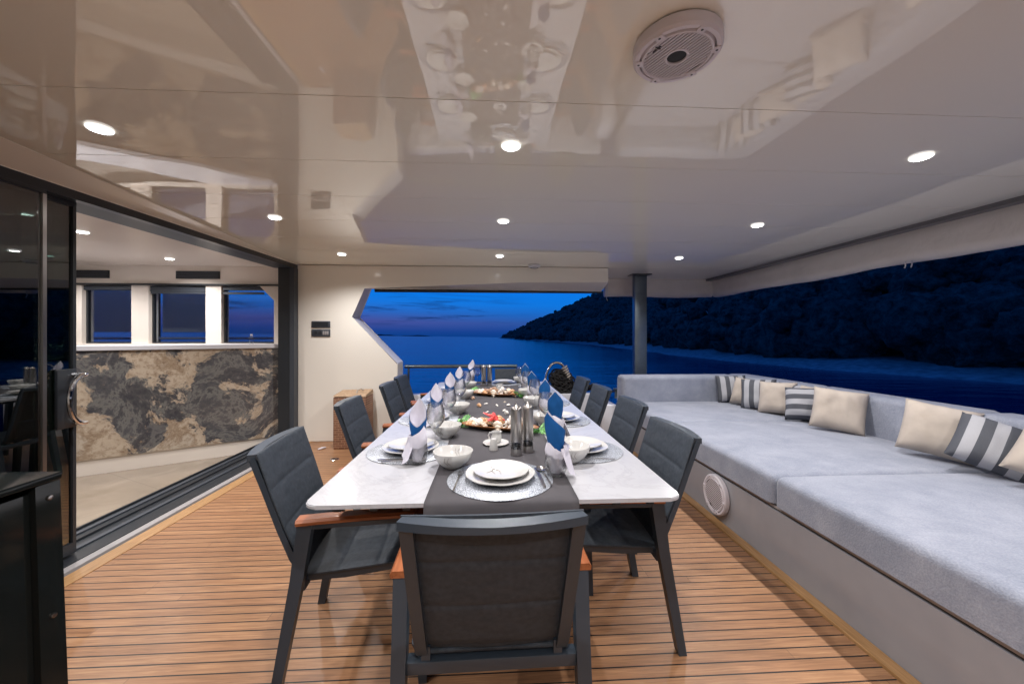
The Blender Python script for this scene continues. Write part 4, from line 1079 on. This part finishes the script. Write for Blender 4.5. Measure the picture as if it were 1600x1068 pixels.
for k, (ph, x, y, rz) in SEATS.items():
    z = ZR if k in ON_RUNNER else ZT + .0012; rr = R(rz); c_, s_ = math.cos(rr), math.sin(rr)
    def loc(dx, dy, dz): return (x + dx * c_ - dy * s_, y + dx * s_ + dy * c_, z + dz)
    put(p_mat, 'round silvery woven placemat ' + ph, loc(0, 0, 0), rr, 'placemat', 'round silver placemats')
    jit = R(random.uniform(-25, 25))
    put(p_big, 'larger lower white plate with wavy rim ' + ph, loc(0, 0, .0032), rr + jit, 'plate', 'large white plates')
    put(p_small, 'smaller white plate stacked on top ' + ph, loc(.004, .003, .0175), rr + jit * .5, 'plate', 'small white plates')
    put(p_fk, 'steel fork left of the plates ' + ph, loc(-.158, -.02, .0032), rr + R(-4), 'fork', 'table forks')
    put(p_kn, 'steel knife right of the plates ' + ph, loc(.150, -.005, .0032), rr + R(3), 'knife', 'table knives')
    if k == 'H' or k[1:] in ('1', '2'): put(p_sp, 'steel spoon outside the knife ' + ph, loc(.172, .01, .0032), rr + R(6), 'spoon', 'table spoons')
    bx_, by_ = BOWL[k]; put(p_bowl, 'white porcelain bowl with thin crackle line ' + ph, (bx_, by_, (ZR if abs(bx_ - RX) < .2 else ZR)), random.uniform(-.3, .3), 'bowl', 'white bowls')
    nx, ny, na = NAP[k]; zz = ZR if abs(nx - RX) < .29 else ZT
    put(p_tum, 'clear tumbler holding a rolled napkin ' + ph, (nx, ny, zz), random.uniform(0, 3), 'tumbler', 'short clear tumblers')
    o = put(p_nap, 'rolled blue and white napkin standing in a tumbler ' + ph, (nx, ny, zz), R(na + random.uniform(-9, 9)), 'napkin', 'rolled blue and white napkins'); o.scale = (random.uniform(.92, 1.08), random.uniform(.9, 1.08), random.uniform(.93, 1.03))
    if k in WINE:
        wx, wy = WINE[k]; put(p_wine, 'clear stemmed wine glass ' + ph, (wx, wy, ZR if abs(wx - RX) < .24 else ZT), random.uniform(0, 3), 'wine glass', 'stemmed wine glasses')


# mills
def make_mill():
    e = empty('pepper_mill', 'x', 'pepper mill'); r = .026
    MB().lathe([(0, 0), (r, 0), (r * 1.02, .003), (r, .026), (r * .97, .030)], 40).build('mill_base', 'steel_brushed', e)
    MB().lathe([(r * .96, .030), (r * .96, .062)], 36).build('window_band', 'acrylic', e)
    MB().lathe([(0, .031), (r * .80, .031), (r * .82, .050), (0, .052)], 24).build('peppercorns', 'black_soft', e)
    MB().lathe([(r * .97, .062), (r, .066), (r, .20), (r * .98, .205), (r * .9, .216), (r * .6, .224), (r * .25, .227), (r * .18, .229), (r * .16, .234), (0, .235)], 48, wob=lambda a, rr: 1 - (.045 * (1 - abs(math.sin(a * 9))) if rr > r * .95 else 0)).build('mill_body', 'steel_brushed', e, smooth=60)
    return e


pm = make_mill()
for i, (x, y, lab) in enumerate(((.113, 1.755, 'tall fluted steel pepper mill, left one of the near pair'), (.170, 1.795, 'tall fluted steel salt mill, right one of the near pair'), (-.085, 4.20, 'tall fluted steel mill, left one of the far pair'), (-.022, 4.21, 'tall fluted steel mill, right one of the far pair'))):
    put(pm, lab, (x, y, ZR), i * .4, 'pepper mill', 'fluted steel mills')


def creamer_set(x, y, ph):
    s = MB().lathe([(0, .001), (.045, .0), (.062, .005), (.066, .009), (.064, .011), (.046, .0055), (0, .005)], 40).build('saucer', 'porcelain', smooth=60, loc=(x, y, ZR)); tag(s, 'small white saucer under the creamer, ' + ph, 'saucer', 'creamer saucers')
    e = empty('creamer', 'little white porcelain cream jug on its saucer, ' + ph, 'creamer', (x + .002, y + .008, ZR + .0055), R(8), 'cream jugs')
    def wob(a, rr): return 1 + (.22 * max(0, math.cos(a)) ** 8 if rr > .0195 and rr < .0236 else 0)
    MB().lathe([(0, 0), (.018, 0), (.026, .012), (.027, .026), (.022, .040), (.0205, .046), (.0235, .056), (.0222, .056), (.0195, .046), (.021, .040), (.024, .026), (.020, .006), (0, .005)], 36, wob=wob).build('jug_body', 'porcelain', e, smooth=60)
    MB().tube([(-.020, 0, .050), (-.034, 0, .052), (-.040, 0, .038), (-.035, 0, .022), (-.026, 0, .015)], .0035, 8).build('handle', 'porcelain', e)
    s = empty('salt_shaker', 'small white porcelain salt shaker in front of the creamer, ' + ph, 'salt shaker', (x - .012, y - .098, ZR), 0, 'white salt shakers')
    MB().lathe([(0, 0), (.021, 0), (.0215, .003), (.0155, .046), (.013, .053), (.006, .056), (0, .0565)], 32).build('shaker_body', 'porcelain', s)
    b = MB()
    for a in range(5): b.lathe([(0, .0575), (.0011, .0573)], 8, c=(.005 * math.cos(a * 1.257), .005 * math.sin(a * 1.257), -.0012))
    b.build('holes', 'black_soft', s)


creamer_set(.022, 1.935, 'near end'); creamer_set(.085, 3.88, 'far end')


# shells
def shell_scallop():
    b = MB()
    def g(u, v):
        a = (u - .5) * R(130); r = .022 * v * (1 - .06 * math.cos(a * 5) ** 2); rib = .0013 * math.cos(a * 22) * v
        return (r * math.sin(a), r * math.cos(a) - .008, .008 * math.sin(PI * min(1, v * .9)) * math.cos(a * 1.1) + rib + .002)
    b.grid(g, 30, 8); o = b.build('seashell', 'shell_cream', smooth=80, fix=False); md = o.modifiers.new('s', 'SOLIDIFY'); md.thickness = .0015; return o


def shell_spiral():
    b = MB(); n = 46; pts = []; rs = []
    for i in range(n):
        u = i / (n - 1); a = u * 2 * PI * 3.6; r = .0095 * (1 - u) ** 1.1; pts.append((r * math.cos(a), -.016 + .038 * u ** .85, .009 + r * math.sin(a))); rs.append(.0085 * (1 - u) ** 1.05 + .0006)
    b.tube(pts, rs, 10); return b.build('seashell', 'shell_orange', smooth=80)


def shell_round():
    b = MB()
    def g(u, v):
        a = 2 * PI * u; t_ = PI * v; r = .013 * math.sin(t_) * (1 + .08 * math.cos(a * 7)); return (r * math.cos(a) * 1.25, r * math.sin(a), .008 - .008 * math.cos(t_) * (1 + .3 * math.cos(a)))
    b.grid(g, 28, 14, closed_u=True); return b.build('seashell', 'shell_white', smooth=80)


SH = [shell_scallop(), shell_spiral(), shell_round()]
SHM = ['shell_cream', 'shell_orange', 'shell_brown', 'shell_white']
variants = {}
for i, s in enumerate(SH):
    for j, mn in enumerate(SHM):
        me = s.data.copy(); me.materials[0] = M[mn]; variants[(i, j)] = me
first = {i: True for i in range(3)}
KW = ('fan-ribbed', 'spiral', 'rounded'); CW = ('cream', 'orange', 'brown speckled', 'white')


def shell(i, j, loc, rot, sc_, lab, group):
    if first[i]: o = SH[i]; first[i] = False
    else: o = SH[i].copy(); COL.objects.link(o)
    o.data = variants[(i, j)]; o.location = loc; o.rotation_euler = rot; o.scale = (sc_,) * 3; return tag(o, lab, 'seashell', group)


SEEN = {}


def shell_label(cw, kw, third, u, v, hh, ph):
    side = 'along the front rim' if v < -.3 else ('along the back rim' if v > .3 else 'on the ridge')
    k = (cw, kw, third, side, ph); n = SEEN.get(k, 0); SEEN[k] = n + 1
    more = ('', ', smaller twin', ', third alike', ', fourth alike', ', fifth alike')[n]
    return '%s %s seashell %s, %s part of the %s tray%s' % (cw, kw, side, third, ph, more)


def tray(cx, cy, rz, ph, star, nsh, mix_):
    e = empty('shell_tray', 'long boat-shaped wooden tray heaped with seashells, ' + ph, 'tray', (cx, cy, ZR), rz, 'wooden shell trays'); L, W = .235, .082
    b = MB(); nu, nv = 48, 6
    def g(h0, k):
        def f(u, v):
            a = 2 * PI * u; r = v; ex = abs(math.cos(a)) ** .8 * (1 if math.cos(a) > 0 else -1); ey = math.sin(a)
            return (L * k * r * ex, W * k * r * ey, h0 + (.028 * r ** 3 if k == 1 else .026 * r ** 3))
        return f
    b.grid(g(0.0, 1), nu, nv, closed_u=True); b.grid(g(.005, .96), nu, nv, closed_u=True, flip=True)
    bd = [x for x in b.bm.edges if x.is_boundary]; bmesh.ops.bridge_loops(b.bm, edges=bd)
    b.build('tray_body', 'tray_wood', e, smooth=50)
    rng = random.Random(nsh); c_, s_ = math.cos(rz), math.sin(rz)
    for n_ in range(nsh):
        u = rng.uniform(-1, 1); v = rng.uniform(-1, 1) * math.sqrt(max(0, 1 - u * u)); hh = .010 + .030 * (1 - u * u) * (1 - v * v) * rng.uniform(.3, 1.0) + .008 * (u * u)
        lx, ly = u * L * .84, v * W * .72; i = rng.choice((0, 1, 1, 2, 2)); j = rng.choice(mix_)
        third = 'left' if u < -.33 else ('right' if u > .33 else 'middle')
        shell(i, j, (cx + lx * c_ - ly * s_, cy + lx * s_ + ly * c_, ZR + hh), (rng.uniform(-.9, .9), rng.uniform(-.9, .9), rng.uniform(0, 6.28)), rng.uniform(1.1, 1.8) if i else rng.uniform(.95, 1.4),
              shell_label(CW[j], KW[i], third, u, v, hh, ph.split()[0]), 'seashells heaped in the %s tray' % ph.split()[0])
    return e


tray(.045, 2.235, R(-19), 'near one with the red starfish', True, 44, (0, 0, 1, 1, 3))
tray(.03, 3.50, R(-22), 'far one without a starfish', False, 44, (0, 1, 2, 2, 3))


def starfish(name, lab, mat, loc, rot, r=.05, thick=.011):
    b = MB(); n = 60
    def f(sg):
        def g(u, v):
            a = 2 * PI * u; k = max(0, math.cos(a * 2.5)) if False else abs(math.cos(a * 2.5)) ** 3.2; rr = r * (.30 + .70 * k) * v
            h = thick * (1 - v ** 1.5) * (.55 + .45 * (1 - v)) + .0015
            return (rr * math.cos(a), rr * math.sin(a), sg * h * (1 if sg > 0 else .3))
        return g
    b.grid(f(1), n, 8, closed_u=True); b.grid(f(-1), n, 8, closed_u=True, flip=True); bmesh.ops.remove_doubles(b.bm, verts=b.bm.verts[:], dist=1e-4)
    o = b.build(name, mat, smooth=70); o.location = loc; o.rotation_euler = rot; return tag(o, lab, 'starfish')


starfish('starfish', 'bright red starfish lying on the shells of the near tray', 'starfish_red', (.015, 2.235, ZR + .066), (R(22), R(14), R(25)), .074, .018)
starfish('starfish', 'small olive starfish propped behind the red one', 'starfish_olive', (.012, 2.30, ZR + .062), (R(35), 0, R(60)), .030, .010)
rng = random.Random(11)
for n_, (x, y, i, j, ph) in enumerate(((-.125, 2.50, 2, 3, 'left of the near tray, purplish'), (-.09, 2.95, 1, 1, 'loose behind the near tray, left'), (-.045, 3.08, 0, 3, 'loose, nearest the far tray'), (.045, 3.00, 0, 3, 'loose in the middle of the runner'), (.09, 2.80, 0, 3, 'loose right of the red starfish'), (.105, 2.66, 1, 3, 'long one loose behind the near tray, right'), (.13, 2.98, 2, 3, 'loose at the right of the runner'), (.11, 3.15, 0, 0, 'tiny, loose by the far tray'), (-.03, 2.72, 2, 3, 'tiny, loose behind the olive starfish'), (.15, 2.52, 2, 0, 'loose just beyond the near tray, right'), (-.16, 3.30, 1, 2, 'dark, loose beside the far tray, left'), (.14, 2.38, 0, 1, 'loose against the right end of the near tray'))):
    shell(i, j, (x, y, ZR), (rng.uniform(-.2, .2), rng.uniform(-.2, .2), rng.uniform(0, 6)), (.75 if 'tiny' in ph else 1.05), '%s %s seashell %s' % (CW[j], KW[i], ph), 'loose seashells on the runner')


def fern(loc, lab, sc_=1.0, seed=1):
    rg = random.Random(seed); b = MB()
    for k in range(9):
        a = rg.uniform(0, 2 * PI); L = .055 * sc_ * rg.uniform(.6, 1.1); el = rg.uniform(.15, 1.0); pts = []
        d = Vector((math.cos(a) * math.cos(el), math.sin(a) * math.cos(el), math.sin(el)))
        for i in range(7): u = i / 6; pts.append(d * L * u + Vector((0, 0, .004 - .02 * sc_ * u * u * (1 - el * .3))))
        pts = [Vector((p.x, p.y, max(.002, p.z))) for p in pts]; b.tube(pts, .0008, 5)
        for i in range(1, 7):
            for s_ in (-1, 1):
                side = Vector((-math.sin(a), math.cos(a), .35)) * s_; l_ = .014 * sc_ * (1 - abs(i / 6 - .45)); q = pts[i]; tip = q + side * l_ + d * l_ * .7; w = d * .0045 * sc_
                vs = [b.bm.verts.new(p_) for p_ in (q - w * .4, q + (tip - q) * .5 - w + Vector((0, 0, .001)), tip, q + (tip - q) * .5 + w + Vector((0, 0, .002)))]; b._face(vs)
    o = b.build('fern_sprig', 'fern_green', smooth=0, fix=False, loc=loc); return tag(o, lab, 'greenery', 'green sprigs by the shell trays')


fern((-.185, 2.335, ZR), 'green sprig at the left end of the near shell tray', 1.7, 1); fern((.262, 2.13, ZR), 'green sprig behind the near pair of mills', 1.7, 2)
fern((-.175, 3.64, ZR), 'green sprig at the left end of the far shell tray', 1.8, 3); fern((.245, 3.40, ZR), 'pale green sprig at the right end of the far shell tray', 1.8, 4)

# ------------------------------------------------------------------ BLACK CABINET (near left)
c = empty('deck_cabinet', 'glossy black metal cabinet at the near left edge of the photo', 'cabinet', (-1.112, 1.05, 0))
MB().hexa([(-.75, -1.6, 0), (.012, -1.6, 0), (.012, -.055, 0), (-.75, -.055, 0), (-.75, -1.6, .915), (-.012, -1.6, .915), (-.012, -.055, .915), (-.75, -.055, .915)]).build('side_panel', 'black_gloss', c, smooth=0)
b = MB(); b.hexa([(-.77, -.054, 0), (.030, -.054, 0), (.030, .006, 0), (-.77, .006, 0), (-.77, -.054, .932), (.002, -.054, .932), (.002, 0, .932), (-.77, 0, .932)]); b.build('corner_post', 'black_gloss', c, smooth=0)
b = MB(); b.box(-.79, .004, -1.62, .004, .934, .952, .003); b.build('worktop', 'black_gloss', c, smooth=30)
for z in (.895, .60, .30):
    MB().lathe([(0, .004), (.006, .003), (.0065, 0)], 14, mat=Matrix.Translation((.003 + .028 * (1 - z / .93), -.025, z)) @ Matrix.Rotation(R(90), 4, 'Y')).build('screw', 'steel', c)

# ------------------------------------------------------------------ BASKET, FITTINGS, ROPES
b_ = empty('storage_basket', 'square brown woven basket with a loose lid against the cream bulkhead', 'basket', (-1.62, 4.66, 0), R(0))
b = MB(); b.box(-.20, .17, -.145, .145, .0, .60, .012, 3); b.build('basket_body', 'woven', b_, smooth=40)
b = MB(); b.hexa([(-.20, -.15, .607), (.17, -.15, .603), (.17, .15, .603), (-.20, .15, .607), (-.195, -.13, .618), (.165, -.13, .618), (.165, .14, .655), (-.195, .14, .645)]); b.build('lid', 'wicker_lid', b_, smooth=0)
MB().tube([(.03, -.04, .625), (.035, -.02, .662), (.07, .0, .675), (.09, .02, .655)], .008, 8).build('lid_knot', 'rope_beige', b_)
f = empty('deck_fitting', 'round chrome deck fitting sunk in the teak near the basket', 'deck fitting', (-1.66, 4.16, 0))
MB().lathe([(0, .002), (.022, .003), (.03, .005), (.042, .005), (.045, .0)], 32).build('flange', 'steel', f)
MB().lathe([(0, .0035), (.018, .0038)], 20).build('cap', 'black_frame', f)
o = MB().tube([(0, 0, .008), (.03, .03, .014), (.055, .075, .010)], [.008, .013, .007], 8).build('cleat', 'white_plastic', smooth=50, loc=(-1.98, 4.50, 0)); tag(o, 'small white plastic clip lying on the teak by the bulkhead', 'clip')
h = empty('chrome_hoop', 'arched chrome grab hoop wrapped with rope beyond the far end', 'grab rail', (.90, 5.38, .5))
pts = [(-.185, 0, 0), (-.165, 0, .10), (-.14, 0, .22), (-.105, 0, .33), (-.05, 0, .405), (.02, 0, .430), (.09, 0, .405), (.15, 0, .33), (.185, 0, .22), (.20, 0, .10), (.205, 0, 0)]
def smoothpath(p, k=4):
    out = []; p = [Vector(q) for q in p]
    for i in range(len(p) - 1):
        a, b0, c0, d = p[max(i - 1, 0)], p[i], p[i + 1], p[min(i + 2, len(p) - 1)]
        for j in range(k):
            t_ = j / k; out.append(.5 * ((2 * b0) + (c0 - a) * t_ + (2 * a - 5 * b0 + 4 * c0 - d) * t_ ** 2 + (3 * b0 - a - 3 * c0 + d) * t_ ** 3))
    return out + [p[-1]]
MB().tube(smoothpath(pts), .019, 12).build('hoop_tube', 'chrome', h)
rg = random.Random(4); b = MB()
for k in range(7):
    cx, cz = .13 + k * .012, .36 - k * .033; ring = [(cx + .034 * math.cos(a) * .9, .036 * math.sin(a), cz + .020 * math.cos(a)) for a in [2 * PI * i / 14 for i in range(14)]]; b.tube(ring, .011, 7, closed=True)
b.build('rope_wrap', 'rope_beige', h)
b = MB()
for k in range(24):      # coils hung over one another, each a long wandering loop
    p = []; n0 = 14; cx = .03 + .13 * rg.random(); top = .30 - .5 * abs(cx - .05) + rg.uniform(-.03, .03); wd = rg.uniform(.06, .13); yo = rg.uniform(-.05, .05); ph = rg.uniform(0, 6)
    for i in range(n0):
        a = 2 * PI * i / n0; x_ = cx + wd * math.cos(a) * (1 + .25 * math.sin(a * 2 + ph)) + .05 * max(0, -math.sin(a)); z_ = top * .52 + top * .50 * math.sin(a) + .012 * math.sin(a * 3 + ph)
        x_ += rg.uniform(-.018, .018); z_ += rg.uniform(-.018, .018); p.append((x_, yo + .03 * math.sin(a * 2 + ph), max(.012, z_)))
    b.tube(smoothpath(p + p[:1], 3)[:-1], .0115, 6, closed=True)
for k in range(18):      # crossing wraps
    p = [(-.07 + .30 * i / 6 + rg.uniform(-.01, .01), -.06 + .02 * math.sin(i + k), .03 + .014 * k + .035 * math.sin(i * 1.3 + k * 2.1) - .008 * i) for i in range(7)]
    p = [(x_, y_, max(.012, z_)) for x_, y_, z_ in p if True]; b.tube(smoothpath(p, 3), .0115, 6)
b.build('rope_bundle_tmp', 'rope_black', None).name = 'mooring_rope'
ro = bpy.data.objects['mooring_rope']; ro.location = (.90, 5.40, .50); tag(ro, 'heaped coils of black mooring rope hanging below the chrome hoop', 'rope')
b = MB()
for k in range(9):
    ring = [(.02 * k - .08 + .05 * math.cos(a), .03 * math.sin(a * 2 + k), .05 + .035 * math.sin(a) + .004 * k) for a in [2 * PI * i / 14 for i in range(14)]]; b.tube(ring, .010, 6, closed=True)
b.tube(smoothpath([(-.36, 0, .09), (-.25, .0, .03), (-.14, 0, .05), (-.08, 0, .07)]), .009, 6)
b.tube(smoothpath([(.10, 0, .06), (.18, 0, .02), (.30, 0, .015), (.42, 0, .02)]), .009, 6)
o = b.build('mooring_rope', 'rope_black', loc=(1.36, 5.38, .50)); tag(o, 'small black rope coil on the bulwark between two chair backs', 'rope')
o = empty('bollard', 'short dark metal bollard with a flat cap, left one on the bulwark', 'bollard', (1.46, 5.40, .5), 0, 'bollards on the bulwark')
MB().lathe([(.03, 0), (.024, .02), (.024, .10), (.045, .115), (.045, .13), (0, .134)], 20).build('bollard_body', 'galvanised_post', o)
copy_tree(o, 'short dark metal bollard against the end of the sofa back', (1.70, 5.15, .46))
# white end box beside the sofa
o = MB().box(-.10, .10, -.16, .16, 0, .47, .015, 3).build('locker_box', 'white_paint', loc=(1.42, 4.74, 0)); tag(o, 'low white locker box at the end of the sofa', 'locker')
